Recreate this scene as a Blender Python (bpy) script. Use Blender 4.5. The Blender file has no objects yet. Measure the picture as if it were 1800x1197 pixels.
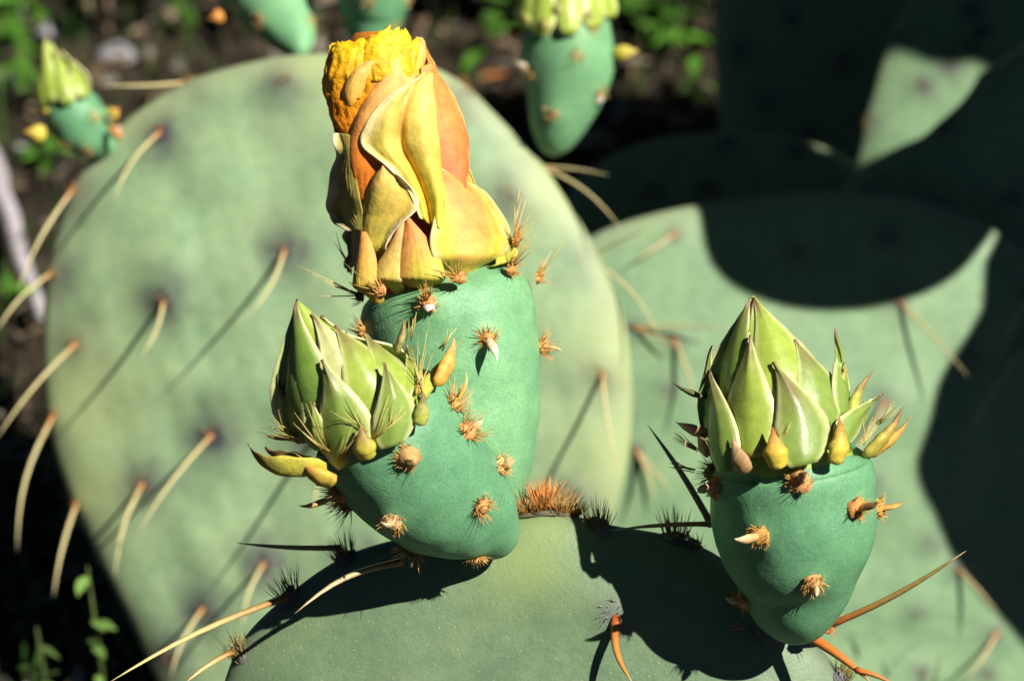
import bpy, math, random
import numpy as np
from mathutils import Vector, Matrix, noise as mnoise
from mathutils.bvhtree import BVHTree

random.seed(7)
rng = np.random.default_rng(7)
SC = bpy.context.scene
COL = SC.collection

# ------------------------------------------------------------------ camera
PITCH = math.radians(35.0)
CAM = np.array([0.0, -0.74, 0.85])
FPX = 5400.0                       # focal length in photo pixels (1800 px wide)
RIGHT = np.array([1.0, 0.0, 0.0])
FWD = np.array([0.0, math.cos(PITCH), -math.sin(PITCH)])
UP = np.array([0.0, math.sin(PITCH), math.cos(PITCH)])
cam_data = bpy.data.cameras.new("camera")
cam_data.sensor_width = 36.0
cam_data.lens = 36.0 * FPX / 1800.0
cam_data.clip_start = 0.02
cam_data.clip_end = 1500.0
cam_data.dof.use_dof = True
cam_data.dof.focus_distance = 0.872
cam_data.dof.aperture_fstop = 11.5
cam = bpy.data.objects.new("camera", cam_data)
cam.location = CAM
cam.rotation_euler = (math.pi / 2 - PITCH, 0, 0)
COL.objects.link(cam)
SC.camera = cam

# ------------------------------------------------------------------ sky, sun, exposure
SUN_CAM = np.array([0.55, 0.45, 0.70])          # towards the sun: right, up, back to camera
SUN = SUN_CAM[0] * RIGHT + SUN_CAM[1] * UP - SUN_CAM[2] * FWD
SUN /= np.linalg.norm(SUN)
sun_elev = math.asin(SUN[2])
sun_azim = math.atan2(SUN[0], SUN[1])
world = bpy.data.worlds.new("World")
SC.world = world
world.use_nodes = True
wn = world.node_tree
bg = wn.nodes["Background"]
sky = wn.nodes.new("ShaderNodeTexSky")
sky.sky_type = 'NISHITA'
sky.sun_disc = False
sky.sun_elevation = sun_elev
sky.sun_rotation = sun_azim
sky.altitude = 2500.0            # thin dry clear air: a deep sky and dark shade
sky.air_density = 0.18
sky.dust_density = 0.1
wn.links.new(sky.outputs[0], bg.inputs[0])
bg.inputs[1].default_value = 0.05
sun_data = bpy.data.lights.new("sun", 'SUN')
sun_data.energy = 5.0
sun_data.angle = math.radians(0.5)
sun_data.color = (1.0, 0.955, 0.88)
sun_ob = bpy.data.objects.new("sun", sun_data)
sun_ob.rotation_euler = Vector(SUN).to_track_quat('Z', 'Y').to_euler()
sun_ob.location = (2, -2, 4)
COL.objects.link(sun_ob)
vs = SC.view_settings
vs.view_transform = 'Standard'
vs.look = 'None'
vs.exposure = 0.85
vs.gamma = 1.0
vs.use_curve_mapping = False


# ------------------------------------------------------------------ pixel helpers
def P(px, py, d):
    """point at forward distance d seen at photo pixel (px, py)"""
    return CAM + d * FWD + (px - 900.0) / FPX * d * RIGHT - (py - 598.5) / FPX * d * UP


def ray(px, py):
    v = FWD + (px - 900.0) / FPX * RIGHT - (py - 598.5) / FPX * UP
    return v / np.linalg.norm(v)


def camvec(x, y, z):
    """direction from camera axes: right, up, towards the camera"""
    v = x * RIGHT + y * UP - z * FWD
    return v / np.linalg.norm(v)


def unit(v):
    v = np.asarray(v, float)
    return v / (np.linalg.norm(v) + 1e-12)


def ground_at(px, py):
    r = ray(px, py)
    return CAM + r * (-CAM[2] / r[2])


def nz(p, s, seed=0.0):
    return mnoise.noise(Vector((p[0] * s + seed, p[1] * s - seed * 1.7, p[2] * s + seed * 0.3)))


def smooth(t):
    t = np.clip(t, 0, 1)
    return t * t * (3 - 2 * t)


def catmull(pts, n, closed=False):
    pts = np.asarray(pts, float)
    m = len(pts)
    out = []
    if closed:
        seg = m
    else:
        seg = m - 1
    for i in range(n):
        u = i / n * seg if closed else i / (n - 1) * seg
        k = min(int(u), seg - 1)
        t = u - k
        if closed:
            p0, p1, p2, p3 = pts[(k - 1) % m], pts[k % m], pts[(k + 1) % m], pts[(k + 2) % m]
        else:
            p1, p2 = pts[k], pts[k + 1]
            p0 = pts[k - 1] if k > 0 else 2 * p1 - p2
            p3 = pts[k + 2] if k + 2 < m else 2 * p2 - p1
        out.append(0.5 * ((2 * p1) + (p2 - p0) * t + (2 * p0 - 5 * p1 + 4 * p2 - p3) * t * t + (3 * p1 - p0 - 3 * p2 + p3) * t ** 3))
    return np.array(out)


# ------------------------------------------------------------------ objects
WLOC = {}


def add_mesh(name, V, F, mat, parent=None, origin=None, colors=None, smooth_shade=True, stain=None):
    V = np.asarray(V, float)
    if origin is None:
        origin = V.mean(axis=0)
    origin = np.asarray(origin, float)
    me = bpy.data.meshes.new(name)
    me.from_pydata((V - origin).tolist(), [], [tuple(int(i) for i in f) for f in F])
    if colors is not None:
        c = np.ones((len(V), 4))
        c[:, :3] = np.asarray(colors)[:, :3]
        at = me.color_attributes.new("Col", 'FLOAT_COLOR', 'POINT')
        at.data.foreach_set("color", c.ravel())
    if stain is not None:
        c = np.ones((len(V), 4))
        c[:, :3] = np.asarray(stain)[:, :3]
        at = me.color_attributes.new("stain", 'FLOAT_COLOR', 'POINT')
        at.data.foreach_set("color", c.ravel())
    if smooth_shade:
        me.polygons.foreach_set("use_smooth", [True] * len(me.polygons))
    me.materials.append(mat)
    me.update()
    return link(name, me, parent, origin)


def link(name, data, parent, origin):
    ob = bpy.data.objects.new(name, data)
    COL.objects.link(ob)
    base = np.zeros(3)
    if parent is not None:
        ob.parent = parent
        base = WLOC[parent.name]
    ob.location = np.asarray(origin) - base
    WLOC[ob.name] = np.asarray(origin, float)
    return ob


def thing(name, label, cat, loc, group=None):
    ob = link(name, None, None, loc)
    tag(ob, label, cat, group)
    ob.empty_display_size = 0.02
    return ob


def tag(ob, label, cat, group=None, kind=None):
    if label:
        ob["label"] = label
    if cat:
        ob["category"] = cat
    if group:
        ob["group"] = group
    if kind:
        ob["kind"] = kind
    return ob


# ------------------------------------------------------------------ materials
def mat_new(name):
    m = bpy.data.materials.new(name)
    m.use_nodes = True
    nt = m.node_tree
    return m, nt, nt.nodes, nt.links, nt.nodes["Principled BSDF"]


def n_noise(nt, coord, scale, detail=4.0, rough=0.55, dist=0.0):
    n = nt.nodes.new("ShaderNodeTexNoise")
    n.inputs["Scale"].default_value = scale
    n.inputs["Detail"].default_value = detail
    n.inputs["Roughness"].default_value = rough
    n.inputs["Distortion"].default_value = dist
    nt.links.new(coord, n.inputs["Vector"])
    return n.outputs["Fac"]


def n_ramp(nt, fac, p0, p1, c0=(0, 0, 0, 1), c1=(1, 1, 1, 1)):
    r = nt.nodes.new("ShaderNodeValToRGB")
    r.color_ramp.elements[0].position = p0
    r.color_ramp.elements[1].position = p1
    r.color_ramp.elements[0].color = c0
    r.color_ramp.elements[1].color = c1
    nt.links.new(fac, r.inputs[0])
    return r.outputs[0]


def n_mix(nt, fac, a, b, blend='MIX'):
    m = nt.nodes.new("ShaderNodeMix")
    m.data_type = 'RGBA'
    m.blend_type = blend
    for sock, val in ((m.inputs["Factor"], fac), (m.inputs["A"], a), (m.inputs["B"], b)):
        pass
    ins = [s for s in m.inputs if s.enabled]
    names = {}
    for s in m.inputs:
        if s.name == "Factor" and s.type == 'VALUE':
            names["f"] = s
        if s.name == "A" and s.type == 'RGBA':
            names["a"] = s
        if s.name == "B" and s.type == 'RGBA':
            names["b"] = s
    for k, val in (("f", fac), ("a", a), ("b", b)):
        if isinstance(val, (int, float)):
            names[k].default_value = val
        elif isinstance(val, tuple):
            names[k].default_value = val if len(val) == 4 else val + (1.0,)
        else:
            nt.links.new(val, names[k])
    return [o for o in m.outputs if o.type == 'RGBA'][0]


def n_math(nt, op, a, b):
    m = nt.nodes.new("ShaderNodeMath")
    m.operation = op
    for i, v in enumerate((a, b)):
        if isinstance(v, (int, float)):
            m.inputs[i].default_value = v
        else:
            nt.links.new(v, m.inputs[i])
    return m.outputs[0]


def n_bump(nt, height, strength, dist, bsdf):
    b = nt.nodes.new("ShaderNodeBump")
    b.inputs["Strength"].default_value = strength
    b.inputs["Distance"].default_value = dist
    nt.links.new(height, b.inputs["Height"])
    nt.links.new(b.outputs[0], bsdf.inputs["Normal"])


def mat_pad(name, green_a, green_b, purple, rim, rough=0.5, fine=0.25, speck=0.5, sss=0.0, spec=0.35, patch_tint=(0.31, 0.37, 0.16)):
    m, nt, nodes, links, bs = mat_new(name)
    co = nodes.new("ShaderNodeTexCoord").outputs["Object"]
    big = n_ramp(nt, n_noise(nt, co, 28.0, 5.0, 0.6, 0.6), 0.30, 0.70)
    c = n_mix(nt, big, green_a, green_b)
    mid = n_ramp(nt, n_noise(nt, co, 160.0, 4.0, 0.65), 0.35, 0.75)
    c = n_mix(nt, n_math(nt, 'MULTIPLY', mid, 0.38), c, tuple(min(1, v * 1.45) for v in green_b))
    finen = n_noise(nt, co, 1500.0, 2.0, 0.6)
    c = n_mix(nt, n_math(nt, 'MULTIPLY', n_ramp(nt, finen, 0.42, 0.66), fine), c, tuple(v * 0.62 for v in green_a))
    # raised pale dots of the waxy skin
    vor = nodes.new("ShaderNodeTexVoronoi")
    vor.inputs["Scale"].default_value = 420.0
    links.new(co, vor.inputs["Vector"])
    dots = n_ramp(nt, vor.outputs["Distance"], 0.02, 0.16, (1, 1, 1, 1), (0, 0, 0, 1))
    c = n_mix(nt, n_math(nt, 'MULTIPLY', dots, speck * 0.35), c, (0.42, 0.47, 0.33))
    at = nodes.new("ShaderNodeAttribute")
    at.attribute_name = "stain"
    sep = nodes.new("ShaderNodeSeparateColor")
    links.new(at.outputs["Color"], sep.inputs[0])
    wob = n_math(nt, 'MULTIPLY_ADD', n_noise(nt, co, 220.0, 3.0), 0.9)
    wob.node.inputs[2].default_value = 0.55
    c = n_mix(nt, n_math(nt, 'MULTIPLY', sep.outputs[0], wob), c, purple)
    c = n_mix(nt, sep.outputs[1], c, rim)
    c = n_mix(nt, n_math(nt, 'MULTIPLY', sep.outputs[2], 0.75), c, patch_tint)
    links.new(c, bs.inputs["Base Color"])
    bs.inputs["Roughness"].default_value = rough
    bs.inputs["Specular IOR Level"].default_value = spec
    if sss > 0:
        bs.inputs["Subsurface Weight"].default_value = sss
        bs.inputs["Subsurface Radius"].default_value = (0.5, 1.0, 0.4)
        bs.inputs["Subsurface Scale"].default_value = 0.0025
    h = n_math(nt, 'ADD', n_math(nt, 'MULTIPLY', finen, 0.5), n_math(nt, 'MULTIPLY', dots, 0.35 * speck))
    h = n_math(nt, 'ADD', h, n_math(nt, 'MULTIPLY', n_noise(nt, co, 120.0, 4.0, 0.6), 1.6))
    n_bump(nt, h, 0.35, 0.0006, bs)
    return m


def mat_tint(name, rough=0.5, spec=0.35, var=0.3, scale=300.0, bump=0.3, trans=0.0, sss=0.0, bumpd=0.0005):
    """colour comes from the piece's own pigment (colour attribute) varied by noise"""
    m, nt, nodes, links, bs = mat_new(name)
    co = nodes.new("ShaderNodeTexCoord").outputs["Object"]
    at = nodes.new("ShaderNodeAttribute")
    at.attribute_name = "Col"
    n1 = n_noise(nt, co, scale, 5.0, 0.62)
    dark = n_mix(nt, 1.0, at.outputs["Color"], (1 - var, 1 - var * 1.05, 1 - var * 1.1), 'MULTIPLY')
    lite = n_mix(nt, 1.0, at.outputs["Color"], (1 + var * 0.6, 1 + var * 0.6, 1 + var * 0.7), 'MULTIPLY')
    c = n_mix(nt, n_ramp(nt, n1, 0.3, 0.7), dark, lite)
    links.new(c, bs.inputs["Base Color"])
    bs.inputs["Roughness"].default_value = rough
    bs.inputs["Specular IOR Level"].default_value = spec
    if sss > 0:
        bs.inputs["Subsurface Weight"].default_value = sss
        bs.inputs["Subsurface Radius"].default_value = (1.0, 0.8, 0.25)
        bs.inputs["Subsurface Scale"].default_value = 0.002
    if bump > 0:
        n2 = n_noise(nt, co, scale * 2.6, 4.0, 0.6)
        n_bump(nt, n2, bump, bumpd, bs)
    if trans > 0:
        out = nodes["Material Output"]
        tr = nodes.new("ShaderNodeBsdfTranslucent")
        links.new(c, tr.inputs["Color"])
        mx = nodes.new("ShaderNodeMixShader")
        mx.inputs[0].default_value = trans
        links.new(bs.outputs[0], mx.inputs[1])
        links.new(tr.outputs[0], mx.inputs[2])
        links.new(mx.outputs[0], out.inputs["Surface"])
    return m


M_PAD_BACK = mat_pad("old_pad_skin", (0.150, 0.255, 0.135), (0.255, 0.345, 0.175), (0.036, 0.033, 0.046), (0.30, 0.33, 0.17), rough=0.55, speck=0.2)
M_PAD_FRONT = mat_pad("front_pad_skin", (0.082, 0.142, 0.080), (0.132, 0.190, 0.092), (0.080, 0.078, 0.085), (0.16, 0.17, 0.10), rough=0.5, speck=1.0, patch_tint=(0.21, 0.27, 0.09))
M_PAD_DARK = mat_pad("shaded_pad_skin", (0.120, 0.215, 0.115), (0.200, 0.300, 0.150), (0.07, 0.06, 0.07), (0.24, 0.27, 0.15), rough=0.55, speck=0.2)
M_BUD = mat_pad("young_bud_skin", (0.085, 0.230, 0.118), (0.135, 0.310, 0.145), (0.06, 0.15, 0.13), (0.19, 0.33, 0.12), rough=0.5, fine=0.42, speck=0.6, sss=0.10, spec=0.28)
M_OVARY = mat_pad("ripening_ovary_skin", (0.125, 0.300, 0.150), (0.185, 0.375, 0.170), (0.06, 0.15, 0.13), (0.22, 0.36, 0.13), rough=0.5, fine=0.42, speck=0.6, sss=0.10, spec=0.28)
M_SEPAL = mat_tint("sepal_skin", rough=0.38, spec=0.4, var=0.16, scale=260, bump=0.25, trans=0.10, bumpd=0.0004)
M_PETAL = mat_tint("withered_petal", rough=0.55, spec=0.28, var=0.26, scale=190, bump=0.4, trans=0.18, bumpd=0.0007)
M_SEAR = mat_tint("crumpled_petal", rough=0.45, spec=0.35, var=0.3, scale=260, bump=0.7, trans=0.2, bumpd=0.0010)
M_SCALE = mat_tint("scale_leaf_skin", rough=0.5, spec=0.3, var=0.25, scale=420, bump=0.3, trans=0.08, bumpd=0.0006)
M_SPINE = mat_tint("spine_horn", rough=0.4, spec=0.45, var=0.2, scale=600, bump=0.0)
M_AREOLE = mat_tint("areole_bristle", rough=0.7, spec=0.2, var=0.35, scale=1200, bump=0.0)
M_LEAF = mat_tint("weed_leaf", rough=0.5, spec=0.3, var=0.3, scale=120, bump=0.2, trans=0.25)
M_WOOD = mat_tint("dead_wood", rough=0.85, spec=0.1, var=0.45, scale=160, bump=0.6, bumpd=0.0015)
M_STONE = mat_tint("pebble_stone", rough=0.85, spec=0.2, var=0.35, scale=120, bump=0.5, bumpd=0.001)


# ------------------------------------------------------------------ shapes
def bvh_of(V, F):
    return BVHTree.FromPolygons([Vector(v) for v in V], [tuple(int(i) for i in f) for f in F])


def hit(bvh, px, py, guess):
    """surface point and outward normal under a pixel; off the outline, the nearest point of the surface"""
    r = ray(px, py)
    loc, nor, idx, dist = bvh.ray_cast(Vector(CAM), Vector(r))
    if loc is None:
        loc, nor, idx, dist = bvh.find_nearest(Vector(P(px, py, guess)))
    nor = np.array(nor)
    return np.array(loc), nor / np.linalg.norm(nor)


def tube(path, radii, nseg=8, colors=None, cap=True, flat=1.0, flatdir=None):
    """tapering tube along points; returns verts, faces, colours"""
    path = np.asarray(path, float)
    n = len(path)
    V, F, C = [], [], []
    t0 = unit(path[1] - path[0])
    ref = np.array([0.3, 0.5, 0.8]) if flatdir is None else np.asarray(flatdir)
    u = unit(np.cross(t0, ref))
    for i in range(n):
        t = unit(path[min(i + 1, n - 1)] - path[max(i - 1, 0)])
        u = unit(u - t * np.dot(u, t))
        w = np.cross(t, u)
        for k in range(nseg):
            a = 2 * math.pi * k / nseg
            V.append(path[i] + radii[i] * (math.cos(a) * u + math.sin(a) * w * flat))
            if colors is not None:
                C.append(colors[i])
    for i in range(n - 1):
        for k in range(nseg):
            a, b = i * nseg + k, i * nseg + (k + 1) % nseg
            F.append((a, b, b + nseg, a + nseg))
    if cap:
        F.append(tuple(reversed(range(nseg))))
        F.append(tuple(range((n - 1) * nseg, n * nseg)))
    return np.array(V), F, (np.array(C) if colors is not None else None)


RED = np.array([0.36, 0.075, 0.012])
STRAW = np.array([0.52, 0.40, 0.17])
TIPC = np.array([0.40, 0.33, 0.18])


def spine(parent, a, b, r0=0.0007, bend=0.0, bdir=None, cbase=RED, cmid=STRAW, ctip=TIPC, reach=0.38):
    a = np.asarray(a, float)
    b = np.asarray(b, float)
    L = np.linalg.norm(b - a)
    if bdir is None:
        bdir = unit(np.cross(b - a, FWD))
    n = 9
    ts = np.linspace(0, 1, n)
    a0 = a - unit(b - a) * 0.0012
    path = [a0 + (b - a0) * t + bdir * bend * L * math.sin(math.pi * t) for t in ts]
    rad = [r0 * (1.15 - 0.25 * t) * (1 - t ** 3.2) + 0.00007 for t in ts]
    rad[0] *= 1.25
    cols = []
    for t in ts:
        k = smooth(t / reach)
        c = cbase * (1 - k) + cmid * k
        k2 = smooth((t - 0.85) / 0.15)
        cols.append(c * (1 - k2) + ctip * k2)
    V, F, C = tube(path, rad, 7, cols, flat=0.8)
    return add_mesh("spine", V, F, M_SPINE, parent, a, C)


def areole(parent, p, n, size=0.0022, nb=26, blen=0.0035, up=None, col=(0.42, 0.20, 0.05), tipcol=(0.55, 0.38, 0.12),
           wool=(0.38, 0.30, 0.20), spread=0.9, br=0.00011, woolh=0.45, seed=0):
    """woolly cushion with a tuft of barbed bristles"""
    rr = random.Random(seed + int(abs(p[0]) * 1e5) + int(abs(p[2]) * 1e5))
    n = unit(n)
    up = n if up is None else unit(up)
    u = unit(np.cross(n, np.array([0.2, 0.9, 0.4])))
    w = np.cross(n, u)
    V, F, C = [], [], []
    rings, seg = 4, 9
    for i in range(rings + 1):
        th = i / rings * math.pi / 2
        for k in range(seg):
            a = 2 * math.pi * k / seg
            j = 1 + 0.28 * rr.uniform(-1, 1)
            q = p + size * 0.55 * math.cos(th) * j * (math.cos(a) * u + math.sin(a) * w) + n * (size * 0.75 * woolh * math.sin(th) * j - size * 0.1)
            V.append(q)
            C.append(np.array(wool) * rr.uniform(0.7, 1.25))
    for i in range(rings):
        for k in range(seg):
            a, b = i * seg + k, i * seg + (k + 1) % seg
            F.append((a, b, b + seg, a + seg))
    for _ in range(nb):
        a = rr.uniform(0, 2 * math.pi)
        rad = size * 0.5 * math.sqrt(rr.random())
        root = p + rad * (math.cos(a) * u + math.sin(a) * w)
        lean = spread * (rad / (size * 0.5)) * rr.uniform(0.5, 1.2)
        d = unit(up + lean * (math.cos(a) * u + math.sin(a) * w) + np.array([rr.uniform(-.18, .18) for _ in range(3)]))
        L = blen * rr.uniform(0.35, 1.2)
        s = unit(np.cross(d, np.array([0.1, 0.3, 0.9])))
        s2 = np.cross(d, s)
        base = len(V)
        bb = br * rr.uniform(0.8, 1.4)
        for f, rb in ((0.0, bb * 1.1), (0.6, bb * 0.8)):
            for k in range(3):
                an = 2 * math.pi * k / 3
                V.append(root + d * L * f + rb * (math.cos(an) * s + math.sin(an) * s2))
                k2 = f
                C.append(np.array(col) * (1 - k2) + np.array(tipcol) * k2)
        V.append(root + d * L)
        C.append(np.array(tipcol) * rr.uniform(0.8, 1.2))
        for k in range(3):
            k2 = (k + 1) % 3
            F.append((base + k, base + k2, base + 3 + k2, base + 3 + k))
            F.append((base + 3 + k, base + 3 + k2, base + 6))
    return add_mesh("areole", V, F, M_AREOLE, parent, p, C)


def fleshy_leaf(parent, a, b, width, n=None, bend=0.15, c0=(0.55, 0.5, 0.08), c1=(0.3, 0.16, 0.05), name="scale_leaf", flat=0.55, fat=0.35, twist=0.0):
    """small pointed awl leaf: fat near its base, pointed and curved at its tip"""
    a, b = np.asarray(a, float), np.asarray(b, float)
    n = -FWD if n is None else unit(n)
    L = np.linalg.norm(b - a)
    m = 16
    ts = np.linspace(0, 1, m)
    path = np.array([a + (b - a) * t + n * bend * L * math.sin(math.pi * t * 0.9) for t in ts])
    w = np.interp(ts, [0, 0.06, fat, 0.6, 0.8, 0.92, 1.0], [0.35, 0.8, 1.0, 0.62, 0.28, 0.12, 0.02])
    cols = [np.array(c0) * (1 - smooth((t - 0.25) / 0.7)) + np.array(c1) * smooth((t - 0.25) / 0.7) for t in ts]
    V, F, C = tube(path, 0.5 * width * w, 10, cols, flat=flat, flatdir=n)
    for i in range(len(V)):
        V[i] += unit(V[i] - path[i // 10]) * width * (0.07 * nz(V[i], 350, 3) + 0.025 * nz(V[i], 1300, 7))
    C = np.array([c * (1 + 0.35 * nz(v, 700, 11)) for c, v in zip(C, V)])
    return add_mesh(name, V, F, M_SCALE, parent, a, np.clip(C, 0.01, 0.95))


class Frame:
    """a rounded column described along an image axis: centre offset, radius (px) and distance at each station"""
    def __init__(self, o, e, table):
        self.o = np.array(o, float)
        self.e = unit(e)
        self.f = np.array([-self.e[1], self.e[0]])
        if self.f[0] < 0:
            self.f = -self.f
        t = np.array(table, float)
        self.s, self.c, self.R, self.D = t[:, 0], t[:, 1], t[:, 2], t[:, 3]

    def at(self, px, py, lift=0.0, back=False, flat=1.0):
        d = np.array([px, py]) - self.o
        s = float(d @ self.e)
        c = np.interp(s, self.s, self.c)
        R = np.interp(s, self.s, self.R)
        D = np.interp(s, self.s, self.D)
        q = float(d @ self.f) - c
        k = flat * q / max(R, 2.0)
        h = math.sqrt(max(0.0, 1 - k * k))
        Rm = R * D / FPX
        sg = -1.0 if back else 1.0
        p = P(px, py, D - sg * Rm * h)
        kk = max(-1.0, min(1.0, k))
        fw = self.f[0] * RIGHT - self.f[1] * UP
        n = unit(kk * fw - sg * max(h, 0.12) * FWD)
        return p + n * lift, n

    def core(self, fac=0.9, nseg=40, nst=30):
        V, F = [], []
        ss = np.linspace(self.s[0], self.s[-1], nst)
        fw = self.f[0] * RIGHT - self.f[1] * UP
        for s in ss:
            c = np.interp(s, self.s, self.c)
            R = np.interp(s, self.s, self.R)
            D = np.interp(s, self.s, self.D)
            q = self.o + self.e * s + self.f * c
            ctr = P(q[0], q[1], D)
            Rm = R * D / FPX * fac
            for k in range(nseg):
                a = 2 * math.pi * k / nseg
                V.append(ctr + Rm * (math.cos(a) * fw - math.sin(a) * FWD))
        for i in range(nst - 1):
            for k in range(nseg):
                a, b = i * nseg + k, i * nseg + (k + 1) % nseg
                F.append((a, b, b + nseg, a + nseg))
        F.append(tuple(range((nst - 1) * nseg, nst * nseg)))
        F.append(tuple(reversed(range(nseg))))
        return np.array(V), F


LIME = np.array([0.29, 0.38, 0.055])
LIME2 = np.array([0.19, 0.285, 0.055])
PALE = np.array([0.74, 0.74, 0.36])
BROWN = np.array([0.20, 0.12, 0.07])


def thicken(ob, t=0.0005):
    md = ob.modifiers.new("thickness", 'SOLIDIFY')
    md.thickness = t
    md.offset = -1.0


def sepal(parent, fr, base, tip, width, lift0=0.001, lift1=0.0015, bend=0.0, bulge=0.0016, c0=LIME2, c1=BROWN, edge=PALE,
          back=False, flare=0.0, brown=0.55, name="sepal", na=22, nc=11, margin=0.35):
    base, tip = np.array(base, float), np.array(tip, float)
    base = base - 0.045 * (tip - base)
    ax = tip - base
    L = np.linalg.norm(ax)
    e = ax / L
    f = np.array([-e[1], e[0]])
    if f[0] < 0:
        f = -f
    V, C, F = [], [], []
    tt = np.linspace(0, 1, na)
    for t in tt:
        w = 0.5 * width * np.interp(t, [0, 0.1, 0.25, 0.4, 0.6, 0.8, 0.92, 1.0], [0.50, 0.80, 1.0, 0.94, 0.62, 0.26, 0.085, 0.008])
        mid = base + ax * t + f * bend * math.sin(math.pi * t)
        lift = lift0 * (1 - t) + lift1 * t + flare * t ** 3
        for k in range(nc):
            c = -1 + 2 * k / (nc - 1)
            q = mid + f * c * w
            cr = 0.7 * bulge * (1 - abs(c) ** 1.4) * math.sin(math.pi * min(1.0, 0.12 + 0.88 * t)) ** 0.7
            keel = 0.0005 * math.exp(-(c / 0.2) ** 2) * t
            p, n = fr.at(q[0], q[1], 0.0, back)
            p = p + n * (lift + cr + keel + 0.00022 * nz(p, 420, 5))
            V.append(p)
            col = c0 * (1 - t * 0.35) + LIME * t * 0.35
            kb = smooth((t - (1 - brown)) / brown) * (0.25 + 0.75 * (1 - abs(c)) ** 0.7)
            kb = min(1.0, kb * (1.15 + 0.8 * nz((q[0] * 0.02, q[1] * 0.008, 0), 3.0, 4)))
            col = col * (1 - kb * 0.75) + c1 * kb * 0.75
            ke = smooth((abs(c) - (1 - margin)) / margin) * 0.9
            col = col * (1 - ke) + edge * ke
            if t > 0.95:
                col = col * 0.35 + BROWN * 1.3 * 0.65
            C.append(col)
    for i in range(na - 1):
        for k in range(nc - 1):
            a = i * nc + k
            F.append((a, a + 1, a + 1 + nc, a + nc))
    o, _ = fr.at(base[0], base[1], 0, back)
    ob = add_mesh(name, V, F, M_SEPAL, parent, o, C)
    thicken(ob, 0.0006)
    return ob


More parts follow.
